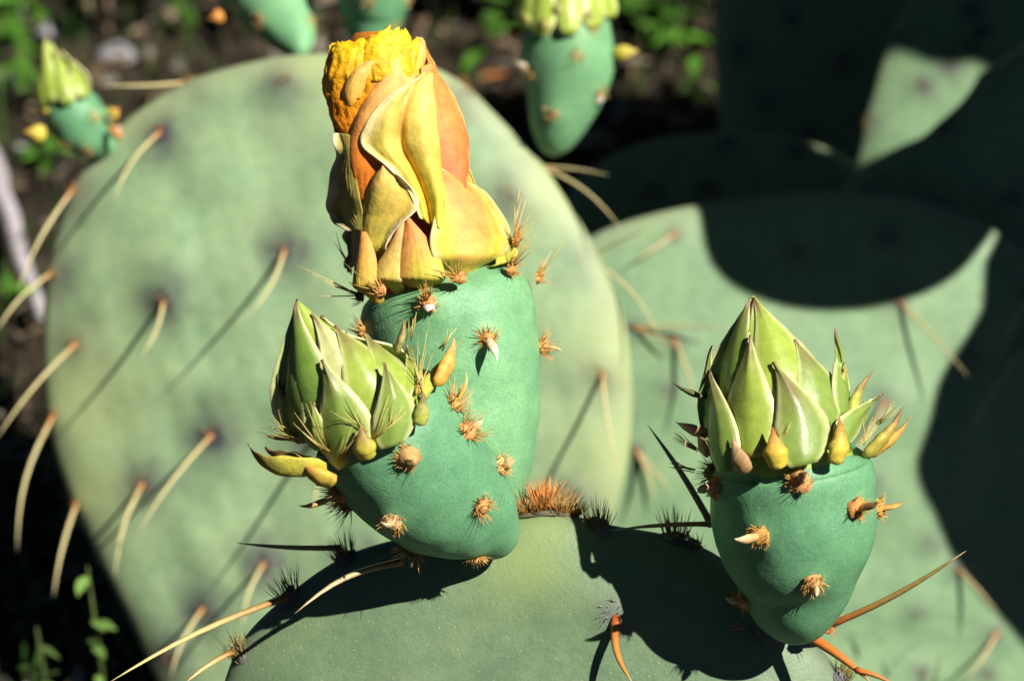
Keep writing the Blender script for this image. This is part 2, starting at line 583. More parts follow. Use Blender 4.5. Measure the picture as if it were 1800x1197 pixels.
def petal(parent, fr, Ls, Rs, lift=0.0, bulge=0.001, crumple=0.0008, c0=(0.7, 0.3, 0.05), c1=(0.9, 0.6, 0.1), edge=None,
          back=False, fold=0.0, na=44, nc=33, name="petal", jag=0.0, curlL=0.0, curlR=0.0, seed=0.0, mid=None, thick=0.0004, fr_scale=1.0, tuck=None, fwd=0.0, flat=1.0, prof=None, edgeR=None, edgeL=None, valley=None):
    """thin crumpled petal between two traced edges, laid round the column"""
    if tuck is None:
        tuck = 0.0035 if name == "sepal" else 0.0
    if prof is not None:
        cp = catmull(prof, 60)
        pu, ph = cp[:, 0], cp[:, 1]
    A = catmull(Ls, na)
    B = catmull(Rs, na)
    c0, c1 = np.array(c0), np.array(c1)
    V, C, F = [], [], []
    for i in range(na):
        t = i / (na - 1)
        tk = float(smooth(t / 0.16)) if tuck > 0 else 1.0
        for k in range(nc):
            u = k / (nc - 1)
            c = 2 * u - 1
            sq = 1.0 if tuck <= 0 else 0.62 + 0.38 * tk ** 0.6
            uu = 0.5 + (u - 0.5) * sq
            q = A[i] * (1 - uu) + B[i] * uu
            if tuck > 0:
                q = q + np.array([0.0, 1.0]) * (1 - tk) * 7 * (1 - c * c)
            if jag and t > 0.7:
                j = jag * (t - 0.7) / 0.3
                q = q + np.array([0.3, -1.0]) * j * (mnoise.noise(Vector((u * 7 + seed, seed, 0))) + 0.4 * mnoise.noise(Vector((u * 21, seed, 3))))
            p, n = fr.at(q[0], q[1], 0.0, back, flat)
            cr = (0.7 if name == 'sepal' else 1.15) * bulge * (1 - c * c) * (0.35 + 0.65 * math.sin(math.pi * min(1, 0.15 + t * 0.8)))
            if prof is not None:
                cr = float(np.interp(u, pu, ph)) * (0.45 + 0.55 * math.sin(math.pi * min(1, 0.12 + t * 0.8)))
            cr += fold * math.cos(c * math.pi * 2.2 + seed) * math.sin(math.pi * t)
            cr += curlL * max(0.0, -c - 0.55) ** 1.5 * 3 * (1 + 0.8 * math.sin(t * 16 + seed)) + curlR * max(0.0, c - 0.55) ** 1.5 * 3 * (1 + 0.8 * math.sin(t * 17 + seed))
            s = 1.0 * fr_scale
            wr = 0.8 * nz(p, 130 * s, seed) + 0.35 * (1 - 2.5 * abs(nz((p[0] * 1.8, p[1], p[2] * 0.6), 210 * s, seed + 4))) + 0.14 * (1 - 2.5 * abs(nz(p, 620 * s, seed + 9))) + 0.2 * nz(p, 1100 * s, seed)
            if crumple <= 0.001:
                wr = 0.9 * nz(p, 75, seed) + 0.45 * nz(p, 170, seed + 4) + 0.10 * (1 - 2.5 * abs(nz((p[0] * 1.8, p[1], p[2] * 0.6), 420, seed + 9)))
            vein = 0.12 * math.sin(c * 26 + 5.0 * nz(p, 90, seed)) * (1 - 0.6 * abs(c)) * (0.5 + nz(p, 200, seed + 3))
            wr = wr + 0.5 * vein
            p = p + n * ((0.55 * lift) * tk + cr * (0.4 + 0.6 * tk) + crumple * (wr + 0.5 * vein) - (1 - tk) * tuck) - FWD * fwd
            V.append(p)
            g = smooth(t + 0.25 * nz(p, 90, seed + 2))
            col = c0 * (1 - g) + c1 * g
            if mid is not None:
                km = 0.92 * math.exp(-(c / 0.5) ** 4) * math.sin(math.pi * min(1, t * 0.9 + 0.08))
                col = col * (1 - km) + np.array(mid) * km
            if edge is not None:
                ke = smooth((abs(c) - 0.72 + 0.15 * nz(p, 260, seed)) / 0.28)
                col = col * (1 - ke) + np.array(edge) * ke
            if valley is not None:
                kv = math.exp(-((u - valley[0]) / valley[1]) ** 2) * 0.75
                col = col * (1 - kv) + np.array(valley[2]) * kv
            for ee, sg in ((edgeR, 1), (edgeL, -1)):
                if ee is not None:
                    ke = smooth((sg * c - 0.62 + 0.2 * nz(p, 200, seed)) / 0.35)
                    col = col * (1 - ke) + np.array(ee) * ke
            col = col * (1 + 0.22 * min(0.6, max(-1.2, wr)))
            C.append(np.clip(col, 0.005, 0.95))
    for i in range(na - 1):
        for k in range(nc - 1):
            a = i * nc + k
            F.append((a, a + 1, a + 1 + nc, a + nc))
    ob = add_mesh(name, V, F, M_SEAR if crumple > 0.001 else M_PETAL, parent, np.array(V[nc // 2]), C)
    thicken(ob, thick)
    return ob


# ------------------------------------------------------------------ pads
def plane_hit(px, py, c, n):
    r = ray(px, py)
    t = np.dot(c - CAM, n) / np.dot(r, n)
    return CAM + r * t


def pad(parent, outline3, n, thick, mat, areoles=(), name="pad", K=34, N=150, stain_r=0.008, wave=0.002, seed=0.0, rimstain=0.5, stain_amp=1.0, pillow=2.6, warp=0.0, ripple=0.0, glow=()):
    """flattened fleshy joint from its outline (3D points in one plane)"""
    O = np.asarray(outline3, float)
    n = unit(n)
    O = catmull(O, 400, True)
    c = O.mean(axis=0)
    u = unit(np.cross(np.array([0, 0, 1.0]) if abs(n[2]) < 0.95 else np.array([0, 1.0, 0]), n))
    w = np.cross(n, u)
    X, Y = (O - c) @ u, (O - c) @ w
    c = c + u * (X.max() + X.min()) / 2 + w * (Y.max() + Y.min()) / 2
    X, Y = (O - c) @ u, (O - c) @ w
    ang = np.arctan2(Y, X)
    r = np.hypot(X, Y)
    od = np.argsort(ang)
    ang, r = ang[od], r[od]
    ang = np.concatenate([ang - 2 * np.pi, ang, ang + 2 * np.pi])
    r = np.concatenate([r, r, r])
    th = np.linspace(-np.pi, np.pi, N, endpoint=False)
    rt = np.interp(th, ang, r)
    k5 = np.ones(3) / 3
    rt = np.convolve(np.concatenate([rt[-1:], rt, rt[:1]]), k5, 'valid')
    rho = np.sin(np.linspace(0, 1, K + 1) * np.pi / 2) ** 0.92
    rho = rho / rho[-1]
    V = [c + n * thick * 0.5]
    side = [1]
    par = [0.0]
    AR = [np.asarray(a, float) for a in areoles]
    def surf(rh, j, sg):
        p = c + rh * rt[j] * (math.cos(th[j]) * u + math.sin(th[j]) * w)
        h = 0.5 * thick * max(0.0, 1 - rh ** pillow) ** 0.5
        env = 1 - rh ** 3
        h += env * wave * (nz(p, 16, seed + sg) + 0.5 * nz(p, 38, seed + sg * 2))
        if ripple and sg > 0:
            a1 = (p - c) @ u * 0.93 + (p - c) @ w * 0.36
            a2 = (p - c) @ w * 0.93 - (p - c) @ u * 0.36
            h += env * ripple * (nz((a1, a2 * 0.22, 0), 62, seed) + 0.5 * nz((a1, a2 * 0.3, 1), 130, seed))
        h0 = warp * (rh * math.cos(th[j])) ** 2
        return p + n * (sg * h + h0)
    for i in range(1, K + 1):
        for j in range(N):
            V.append(surf(rho[i], j, 1)); side.append(1); par.append(rho[i])
    nf = len(V)
    V.append(c - n * thick * 0.5); side.append(-1); par.append(0.0)
    for i in range(1, K):
        for j in range(N):
            V.append(surf(rho[i], j, -1)); side.append(-1); par.append(rho[i])
    V = np.array(V)
    par = np.array(par)
    F = []
    def fi(i, j):
        return 1 + (i - 1) * N + j % N
    def bi(i, j):
        return fi(K, j) if i == K else nf + 1 + (i - 1) * N + j % N
    for j in range(N):
        F.append((0, fi(1, j), fi(1, j + 1)))
        F.append((nf, bi(1, j + 1), bi(1, j)))
        for i in range(1, K):
            F.append((fi(i, j), fi(i + 1, j), fi(i + 1, j + 1), fi(i, j + 1)))
            F.append((bi(i, j), bi(i, j + 1), bi(i + 1, j + 1), bi(i + 1, j)))
    bvh = bvh_of(V, F)
    hits = []
    st = np.zeros((len(V), 3))
    for a in AR:
        if len(a) == 2:
            p, nn = hit(bvh, a[0], a[1], np.dot(c - CAM, FWD))
        else:
            p = a
            loc, no, _, _ = bvh.find_nearest(Vector(a))
            p, nn = np.array(loc), unit(np.array(no))
        hits.append((p, nn))
        d = np.linalg.norm(V - p, axis=1)
        jit = np.array([1 + 0.35 * nz(q, 130, 7) for q in V[d < stain_r * 4]])
        sel = d < stain_r * 4
        st[sel, 0] = np.maximum(st[sel, 0], stain_amp * np.exp(-(d[sel] / (stain_r * jit)) ** 1.6))
        # a low swelling carries each areole
        bump = 0.0011 * np.exp(-(d / 0.007) ** 2)
        V = V + bump[:, None] * nn
    st[:, 1] = rimstain * smooth((par - 0.90) / 0.10)
    st[:, 0] = np.maximum(st[:, 0], 0.35 * smooth((par - 0.965) / 0.035))
    for gx, gy, gr in glow:  # patches of yellow-green skin colour round the given pixels
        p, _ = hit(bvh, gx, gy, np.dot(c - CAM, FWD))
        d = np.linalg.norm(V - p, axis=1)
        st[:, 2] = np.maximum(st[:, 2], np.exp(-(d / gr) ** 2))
    ob = add_mesh(name, V, F, mat, parent, c, stain=np.clip(st, 0, 1))
    bvh = bvh_of(V, F)
    return ob, bvh, hits


def pad_px(parent, pts, d, nvec, thick, mat, areoles=(), anchor=None, **kw):
    n = camvec(*nvec)
    a = anchor if anchor is not None else (np.mean([p[0] for p in pts]), np.mean([p[1] for p in pts]))
    c = P(a[0], a[1], d)
    O = [plane_hit(x, y, c, n) for x, y in pts]
    return pad(parent, O, n, thick, mat, areoles, **kw)


def round_pad(parent, base, up, n, w, h, thick, mat, name="pad", **kw):
    """whole obovate pad standing on a base point"""
    up, n = unit(up), unit(n)
    up = unit(up - n * np.dot(up, n))
    side = np.cross(up, n)
    prof = [(0, .16), (.08, .34), (.25, .72), (.5, .97), (.68, 1.0), (.84, .82), (.95, .48)]
    O = [base + up * h * s + side * 0.5 * w * r for s, r in prof] + [base + up * h] + [base + up * h * s - side * 0.5 * w * r for s, r in reversed(prof)]
    return pad(parent, O, n, thick, mat, name=name, **kw)


def body(parent, path, mat, name, nseg=56, nst=44, areoles=(), bumpr=0.004, bumph=0.0010, flat=1.0, seed=0.0, rimtop=True):
    """swollen ovary: path rows are (px, py, distance, radius px)"""
    path = np.array(path, float)
    C = catmull(path, nst)
    ctr = np.array([P(a[0], a[1], a[2]) for a in C])
    rad = np.array([max(a[3], 1.0) * a[2] / FPX for a in C])
    V, F = [], []
    t0 = unit(ctr[1] - ctr[0])
    u = unit(np.cross(t0, FWD))
    for i in range(nst):
        t = unit(ctr[min(i + 1, nst - 1)] - ctr[max(i - 1, 0)])
        u = unit(u - t * np.dot(u, t))
        w = np.cross(t, u)
        for k in range(nseg):
            a = 2 * math.pi * k / nseg
            d = math.cos(a) * u + math.sin(a) * w * flat
            p = ctr[i] + rad[i] * d
            p = p + unit(d) * (0.0011 * nz(p, 60, seed) + 0.0004 * nz(p, 150, seed))
            V.append(p)
    for i in range(nst - 1):
        for k in range(nseg):
            a, b = i * nseg + k, i * nseg + (k + 1) % nseg
            F.append((a, b, b + nseg, a + nseg))
    F.append(tuple(reversed(range(nseg))))
    F.append(tuple(range((nst - 1) * nseg, nst * nseg)))
    V = np.array(V)
    # make sure faces look outwards
    m = V[nseg * (nst // 2)] - ctr[nst // 2]
    f = F[nseg * (nst // 2)]
    nn = np.cross(V[f[1]] - V[f[0]], V[f[2]] - V[f[0]])
    if np.dot(nn, m) < 0:
        F = [tuple(reversed(f)) for f in F]
    bvh = bvh_of(V, F)
    st = np.zeros((len(V), 3))
    hits = []
    for a in areoles:
        p, n = hit(bvh, a[0], a[1], float(np.mean(path[:, 2])))
        hits.append((p, n))
        d = np.linalg.norm(V - p, axis=1)
        V = V + (bumph * np.exp(-(d / bumpr) ** 2))[:, None] * n
        st[:, 1] = np.maximum(st[:, 1], 0.5 * np.exp(-(d / 0.003) ** 2))
    ob = add_mesh(name, V, F, mat, parent, ctr[0], stain=st)
    bvh = bvh_of(V, F)
    return ob, bvh, hits


# ================================================================== GROUND
def make_ground():
    m, nt, nodes, links, bs = mat_new("dark_litter_soil")
    co = nodes.new("ShaderNodeTexCoord").outputs["Object"]
    c = n_mix(nt, n_ramp(nt, n_noise(nt, co, 9.0, 6.0, 0.65), 0.35, 0.7), (0.018, 0.014, 0.010), (0.060, 0.045, 0.030))
    c = n_mix(nt, n_ramp(nt, n_noise(nt, co, 60.0, 5.0, 0.7), 0.52, 0.72), c, (0.11, 0.09, 0.065))
    links.new(c, bs.inputs["Base Color"])
    bs.inputs["Roughness"].default_value = 0.95
    bs.inputs["Specular IOR Level"].default_value = 0.1
    h = n_math(nt, 'ADD', n_noise(nt, co, 45.0, 6.0, 0.7), n_noise(nt, co, 240.0, 4.0, 0.7))
    n_bump(nt, h, 0.9, 0.008, bs)
    a = np.concatenate([-np.geomspace(400, 1.9, 16), np.linspace(-1.8, 1.8, 130), np.geomspace(1.9, 400, 16)])
    n = len(a)
    V = []
    for y in a:
        for x in a:
            z = 0.0
            if abs(x) < 1.8 and abs(y) < 1.8:
                z = 0.012 * mnoise.noise(Vector((x * 4, y * 4, 0))) + 0.007 * mnoise.noise(Vector((x * 15, y * 15, 2)))
            V.append((x, y + 0.5, z))
    F = [(j * n + i, j * n + i + 1, (j + 1) * n + i + 1, (j + 1) * n + i) for j in range(n - 1) for i in range(n - 1)]
    ob = add_mesh("ground", V, F, m, None, (0, 0, 0))
    ob["kind"] = "structure"
    return ob


make_ground()

# ================================================================== LEFT BACK CACTUS
back = thing("prickly_pear_cactus", "prickly pear cactus with one big round pale green pad edged with long straw spines",
             "cactus", P(590, 1380, 1.2) * np.array([1, 1, 0]))
LP = [(300, 1230), (232, 1095), (150, 930), (95, 790), (76, 620), (86, 470), (130, 330), (212, 220), (335, 143), (470, 104),
      (580, 95), (690, 100), (790, 132), (880, 210), (970, 315), (1045, 435), (1096, 560), (1112, 690), (1102, 820), (1060, 960),
      (985, 1090), (880, 1210), (760, 1310), (600, 1370), (440, 1330)]
l_ar = [(500, 440), (288, 530), (135, 605), (374, 765), (252, 850), (282, 235), (500, 140), (132, 335), (325, 140), (80, 480), (74, 735),
        (110, 895), (465, 990), (358, 1070), (903, 345), (1052, 447), (1058, 655), (990, 268), (820, 165), (700, 300), (720, 620), (560, 760), (840, 860), (640, 1000),
        (1010, 870), (300, 1150), (1100, 560)]
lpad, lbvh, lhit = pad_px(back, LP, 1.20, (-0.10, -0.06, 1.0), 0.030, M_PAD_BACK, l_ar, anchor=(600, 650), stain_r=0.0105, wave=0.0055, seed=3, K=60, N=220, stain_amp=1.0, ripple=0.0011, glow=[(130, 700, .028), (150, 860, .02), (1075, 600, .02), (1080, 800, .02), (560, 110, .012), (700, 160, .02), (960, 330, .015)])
l_spines = {0: [((436, 556), 0.020, 0.04)], 1: [((248, 628), 0.016, 0.04)], 2: [((-6, 770), 0.018, -0.03)], 3: [((244, 934), 0.016, -0.03)],
            4: [((202, 1012), 0.016, -0.05)], 5: [((200, 352), 0.014, -0.06)], 7: [((30, 512), 0.012, -0.04), ((190, 240), -0.004, 0.02)],
            8: [((182, 150), 0.010, 0.02)], 9: [((-8, 585), 0.012, -0.06)], 10: [((30, 968), 0.014, -0.07)], 11: [((94, 1048), 0.012, -0.03)],
            12: [((426, 1102), 0.016, -0.05)], 13: [((300, 1190), 0.014, -0.05)], 15: [((1162, 598), 0.012, 0.08), ((1140, 402), 0.008, 0.02)], 16: [((1090, 842), 0.020, -0.02)],
            17: [((1092, 402), 0.010, 0.07), ((1070, 308), 0.006, 0.03)], 21: [((548, 900), 0.022, 0.03)], 22: [((800, 980), 0.016, 0.03)], 24: [((985, 1000), 0.016, 0.03)]}
for i, (p, n) in enumerate(lhit):
    areole(lpad, p, n, size=0.0042, nb=22, blen=0.0035, col=(0.35, 0.12, 0.03), tipcol=(0.42, 0.22, 0.07), wool=(0.16, 0.14, 0.14), woolh=0.4, br=0.00018, seed=i)
    for tip, hgt, bd in l_spines.get(i, []):
        dep = np.dot(p - CAM, FWD) - hgt * 2.2
        spine(lpad, p + n * 0.001, P(tip[0], tip[1], dep), 0.00064, bd, cbase=np.array([0.46, 0.16, 0.04]), cmid=np.array([0.56, 0.49, 0.24]), reach=0.2)


def blurred_bud(parent, path, mat, sep_frame=None, sepals=(), scale_leaves=(), ar=()):
    ob, bv, hits = body(parent, path, mat, "flower_bud", nseg=36, nst=26, areoles=ar)
    for i, (p, n) in enumerate(hits):
        areole(ob, p, n, size=0.0045, nb=18, blen=0.0035, col=(0.5, 0.22, 0.06), tipcol=(0.6, 0.4, 0.15), wool=(0.45, 0.28, 0.12), br=0.00018, seed=i)
    for a, b, w, c0, c1 in scale_leaves:
        d = float(np.mean([r[2] for r in path])) - 0.008
        fleshy_leaf(ob, P(a[0], a[1], d), P(b[0], b[1], d - 0.002), w, c0=c0, c1=c1)
    return ob, bv


YEL = (0.62, 0.50, 0.07)
ORG = (0.60, 0.27, 0.05)
# bud whose long narrow foot stands on the top rim
b1, _ = blurred_bud(back, [(533, 98, 1.20, 14), (520, 70, 1.207, 34), (500, 35, 1.215, 56), (478, -5, 1.222, 76), (455, -60, 1.232, 95), (430, -120, 1.24, 100), (415, -160, 1.245, 80), (408, -180, 1.245, 30)],
                    M_OVARY, ar=[(458, 37), (545, 40), (480, -40), (560, -60)],
                    scale_leaves=[((392, 28), (366, 34), 0.006, ORG, (0.45, 0.15, 0.04))])
b2, _ = blurred_bud(back, [(655, 100, 1.205, 20), (655, 70, 1.205, 40), (656, 35, 1.205, 54), (658, 0, 1.203, 62), (660, -60, 1.20, 72), (662, -120, 1.198, 70), (664, -160, 1.197, 30)],
                    M_BUD, ar=[(604, 36), (648, 2), (715, 0), (690, 50)])
for ob_, fr_ in ((b1, Frame((420, -150), (-0.37, -0.93), [(-20, 0, 98, 1.243), (20, 0, 90, 1.246), (80, 0, 66, 1.25), (140, 0, 30, 1.254), (190, 0, 4, 1.256)])),
                 (b2, Frame((662, -120), (0.03, -1.0), [(-20, 0, 72, 1.198), (20, 0, 66, 1.197), (70, 0, 46, 1.195), (120, 0, 20, 1.194), (150, 0, 3, 1.194)]))):
    V, F = fr_.core(0.85, 22, 12)
    add_mesh("sepal_core", V, F, M_SEPAL, ob_, V[0], np.tile(LIME, (len(V), 1)))
    R0, L0 = fr_.R[0], fr_.s[-1]
    for q0, q1, l0, l1, bk in [(-.6, -.1, -8, .95, False), (0.0, .1, -14, 1.0, False), (.6, .1, -8, .9, False), (-.3, -.3, -16, .6, False), (.35, .3, -16, .62, False), (-.4, 0, -8, .95, True), (.4, 0, -8, .9, True), (0, .1, -14, .7, True)]:
        a_ = fr_.o + fr_.f * q0 * R0 + fr_.e * l0
        b_ = fr_.o + fr_.f * q1 * R0 * 0.3 + fr_.e * L0 * l1
        sepal(ob_, fr_, a_, b_, R0 * 0.75, 0.0015, 0.001, c0=LIME, brown=0.4, back=bk, na=12, nc=7)
# bud on the right shoulder of the round pad, its crown cut by the frame
b3, b3v = blurred_bud(back, [(968, 268, 1.19, 18), (972, 250, 1.188, 36), (980, 215, 1.186, 54), (992, 165, 1.184, 70), (998, 110, 1.182, 82), (998, 66, 1.18, 80), (992, 40, 1.18, 70), (990, 25, 1.18, 40)],
                      M_OVARY, ar=[(1015, 97), (1055, 160), (973, 200), (933, 130), (1040, 50)],
                      scale_leaves=[((1080, 96), (1122, 90), 0.0065, YEL, (0.5, 0.4, 0.08)), ((936, 128), (905, 108), 0.004, (0.5, 0.4, 0.3), (0.5, 0.4, 0.3)),
                                    ((1055, 170), (1048, 184), 0.004, (0.6, 0.5, 0.4), (0.6, 0.5, 0.4)), ((908, 62), (894, 50), 0.006, ORG, ORG)])
F3 = Frame((990, 45), (0.02, -1), [(-20, 0, 82, 1.18), (20, 0, 76, 1.18), (60, 0, 66, 1.18), (110, 0, 40, 1.178), (150, 0, 4, 1.178)])
V, F = F3.core(0.85, 24, 14)
add_mesh("sepal_core", V, F, M_SEPAL, b3, V[0], np.tile(LIME * 1.1, (len(V), 1)))
for bx, tx, by, ty, w, back_ in [(925, 945, 45, -40, 34, False), (955, 965, 58, -70, 46, False), (1000, 990, 55, -90, 46, False), (1040, 1015, 45, -60, 40, False), (1065, 1050, 28, -40, 30, False), (975, 975, 40, -110, 60, True), (1020, 1000, 35, -100, 60, True)]:
    sepal(b3, F3, (bx, by), (tx, ty), w, 0.002, 0.002, c0=LIME * 1.15, brown=0.3, back=back_, na=12, nc=7)
for x, y in [(935, 45), (965, 58), (985, 30), (1030, 38)]:
    p, n = F3.at(x, y, 0.001)
    q, _ = F3.at(x - 3, y - 26, 0.004)
    fleshy_leaf(b3, p, q, 0.005, n, c0=(0.4, 0.42, 0.1), c1=(0.3, 0.2, 0.06))
# small bud on the left shoulder
b4, b4v = blurred_bud(back, [(198, 246, 1.20, 16), (188, 250, 1.20, 30), (165, 240, 1.198, 44), (140, 215, 1.196, 50), (122, 190, 1.194, 48), (112, 172, 1.193, 40), (108, 165, 1.193, 26)],
                      M_BUD, ar=[(118, 252), (165, 205), (190, 205), (150, 262)],
                      scale_leaves=[((80, 236), (42, 232), 0.007, YEL, (0.6, 0.35, 0.06)), ((92, 200), (62, 160), 0.006, YEL, (0.45, 0.25, 0.06)), ((195, 205), (210, 190), 0.005, YEL, ORG),
                                    ((200, 238), (212, 222), 0.007, ORG, (0.5, 0.3, 0.2))])
F4 = Frame((112, 175), (-0.31, -0.95), [(-15, 0, 48, 1.193), (15, 0, 46, 1.193), (45, 0, 34, 1.192), (80, 0, 17, 1.19), (112, 0, 3, 1.19)])
V, F = F4.core(0.85, 20, 12)
add_mesh("sepal_core", V, F, M_SEPAL, b4, V[0], np.tile(LIME * 1.05, (len(V), 1)))
for a, b, w, bk in [((90, 175), (78, 68), 34, False), ((120, 180), (92, 90), 36, False), ((145, 170), (118, 105), 26, False), ((80, 185), (74, 120), 22, False), ((110, 170), (84, 75), 44, True), ((140, 165), (100, 90), 40, True)]:
    sepal(b4, F4, a, b, w, 0.0015, 0.001, c0=LIME, brown=0.35, back=bk, na=12, nc=7)

# ================================================================== SHADED CACTUS ON THE RIGHT
dark = thing("prickly_pear_cactus", "prickly pear cactus of broad overlapping pads mostly in deep shade with sunlit patches",
             "cactus", P(1500, 1420, 1.25) * np.array([1, 1, 0]))
BP = [(1010, 440), (1060, 405), (1120, 384), (1190, 367), (1320, 345), (1500, 335), (1680, 370), (1830, 470), (1930, 640), (1965, 850), (1930, 1060), (1810, 1240),
      (1620, 1370), (1420, 1420), (1240, 1340), (1110, 1200), (1030, 1030), (985, 850), (965, 680), (975, 540)]
d_ar = [(1186, 412), (1185, 598), (1112, 575), (1180, 682), (1118, 792), (1580, 532), (1555, 705), (1635, 955), (1615, 1075), (1750, 1112), (1620, 1180), (1735, 1182), (1530, 850),
        (1682, 1000), (1810, 515), (1815, 590), (1330, 620), (1370, 1000), (1700, 620), (1400, 450), (1560, 420)]
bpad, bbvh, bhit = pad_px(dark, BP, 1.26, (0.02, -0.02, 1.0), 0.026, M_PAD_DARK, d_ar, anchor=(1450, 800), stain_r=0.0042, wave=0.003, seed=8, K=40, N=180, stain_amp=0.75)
d_spines = {1: [((1228, 722), 0.016, 0.03)], 2: [((1282, 576), 0.014, 0.01), ((1196, 612), 0.010, 0.0)], 4: [((1186, 872), 0.012, 0.02), ((1152, 885), 0.014, 0.05)],
            5: [((1702, 662), 0.022, 0.02)], 13: [((1757, 1082), 0.016, 0.03)], 14: [((1756, 636), 0.02, -0.02)], 15: [((1690, 782), 0.022, -0.02)], 0: [((1110, 460), 0.01, 0.02)],
            6: [((1500, 800), 0.014, 0.03)], 9: [((1700, 1190), 0.014, 0.03)]}
for i, (p, n) in enumerate(bhit):
    areole(bpad, p, n, size=0.0034, nb=16, blen=0.003, col=(0.3, 0.12, 0.03), tipcol=(0.4, 0.22, 0.07), wool=(0.15, 0.12, 0.11), br=0.00017, seed=i + 50)
    for tip, hgt, bd in d_spines.get(i, []):
        dep = np.dot(p - CAM, FWD) - hgt
        spine(bpad, p + n * 0.001, P(tip[0], tip[1], dep), 0.00065, bd, cbase=np.array([0.40, 0.14, 0.04]), cmid=np.array([0.46, 0.36, 0.17]), reach=0.25)


def dark_pad(pts, d, nv, ar, thick=0.024, seed=1, spines=None, **kw):
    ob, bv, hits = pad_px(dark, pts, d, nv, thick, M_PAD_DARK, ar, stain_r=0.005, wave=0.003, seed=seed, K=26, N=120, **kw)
    for i, (p, n) in enumerate(hits):
        areole(ob, p, n, size=0.0034, nb=14, blen=0.003, col=(0.3, 0.12, 0.03), tipcol=(0.4, 0.22, 0.07), wool=(0.14, 0.11, 0.10), br=0.00017, seed=i + 90)
        for tip, hgt, bd in (spines or {}).get(i, []):
            spine(ob, p, P(tip[0], tip[1], np.dot(p - CAM, FWD) - hgt), 0.0009, bd, cbase=np.array([0.40, 0.2, 0.1]), cmid=np.array([0.46, 0.38, 0.25]))
    return ob, bv


dark_pad([(1000, 340), (1040, 296), (1100, 262), (1180, 240), (1300, 234), (1420, 250), (1520, 300), (1600, 420), (1600, 620), (1500, 790), (1300, 850), (1100, 760), (1000, 580), (978, 430)],
         1.36, (0.0, 0.0, 1.0), [(1280, 250), (1400, 262), (1370, 410), (1150, 340), (1240, 330)], seed=21)
dark_pad([(1262, -150), (1255, 0), (1258, 120), (1275, 260), (1330, 400), (1430, 510), (1600, 560), (1780, 520), (1900, 380), (1960, 200), (1960, 0), (1900, -200), (1750, -330), (1550, -360), (1380, -300)],
         1.45, (0.0, 0.0, 1.0), [(1390, 30), (1350, 180), (1300, 90), (1480, 110), (1420, 240)], seed=22)
_, fbv = dark_pad([(1498, 330), (1508, 270), (1526, 190), (1548, 110), (1574, 48), (1640, -60), (1750, -130), (1900, -120), (2020, 0), (2060, 180), (2020, 360), (1900, 500), (1740, 560), (1600, 500), (1530, 400)],
         1.38, (0.0, 0.0, 1.0), [(1572, 70), (1526, 215), (1725, 60), (1710, 20), (1710, 85), (1670, 115), (1625, 150)], seed=23)
dark_pad([(1480, 345), (1520, 293), (1600, 257), (1680, 190), (1740, 122), (1820, 70), (1950, 40), (2080, 120), (2130, 300), (2080, 500), (1950, 640), (1780, 680), (1600, 620), (1500, 470)],
         1.305, (0.0, 0.0, 1.0), [(1728, 132), (1540, 350), (1640, 365), (1780, 350), (1660, 225)], seed=24, spines={0: [((1812, 74), 0.01, 0.0)]})

# tall pads of the same plant, right of the frame, that throw the big shadow
SUNN = SUN_CAM / np.linalg.norm(SUN_CAM)


def occl(pts, shift, thick=0.014, seed=1, ar=6):
    """pts: camera-axis coordinates (right, up) in the plane 1.0 m ahead, then slid along the sunbeam"""
    O = []
    for x, y in pts:
        p = CAM + 1.0 * FWD + x * RIGHT + y * UP + SUN * shift
        O.append(p)
    c = np.mean(O, axis=0)
    rr = random.Random(seed)
    ars = []
    for _ in range(ar):
        k = rr.randrange(len(O))
        ars.append(c + (O[k] - c) * rr.uniform(0.3, 0.95) - FWD * 0.01)
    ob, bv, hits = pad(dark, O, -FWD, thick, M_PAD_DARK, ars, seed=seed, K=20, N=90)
    for i, (p, n) in enumerate(hits):
        areole(ob, p, n, size=0.0034, nb=14, blen=0.003, wool=(0.14, 0.11, 0.10), br=0.00017, seed=i + 190)
    return ob




def beam(bv, px, py):
    """where the sunbeam that ends at this pixel's surface crosses the plane 1.0 m ahead"""
    p, _ = hit(bv, px, py, 1.28)
    t = (np.dot(p - CAM, FWD) - 1.0) / -np.dot(SUN, FWD)
    q = p + SUN * t - CAM
    return (float(q @ RIGHT), float(q @ UP))


OCC = [
    ([beam(bbvh, *q) for q in [(1190, 366), (1235, 440), (1290, 506), (1390, 542), (1500, 546), (1600, 526), (1655, 500), (1700, 466)]]
     + [(.418, .235), (.424, .270), (.420, .305), (.405, .332), (.380, .345), (.345, .348), (.305, .336), (.278, .300), (.270, .262)], 0.0),
    ([beam(bbvh, *q) for q in [(1725, 470), (1738, 515), (1690, 605), (1642, 685), (1636, 745), (1612, 800), (1588, 830), (1622, 860), (1650, 920), (1690, 1000), (1800, 1132)]]
     + [(.47, .015), (.53, .03), (.57, .09), (.575, .16), (.55, .22), (.50, .25), (.45, .25), (.422, .235)], 0.03),
    ([(.396, .270), (.396, .300), (.418, .314), (.445, .320), (.475, .322), (.51, .312), (.545, .27), (.55, .22), (.51, .20), (.45, .215), (.415, .235)], 0.055),
    ([(.425, .392)] + [beam(fbv, *q) for q in [(1556, 52), (1572, 60), (1650, 90), (1735, 122), (1800, 150)]]
     + [(.58, .335), (.63, .355), (.67, .40), (.68, .46), (.65, .53), (.57, .57), (.49, .56), (.44, .50), (.415, .43)], 0.02),
]
for k, (pts, sh) in enumerate(OCC):
    occl(pts, sh, seed=40 + k)
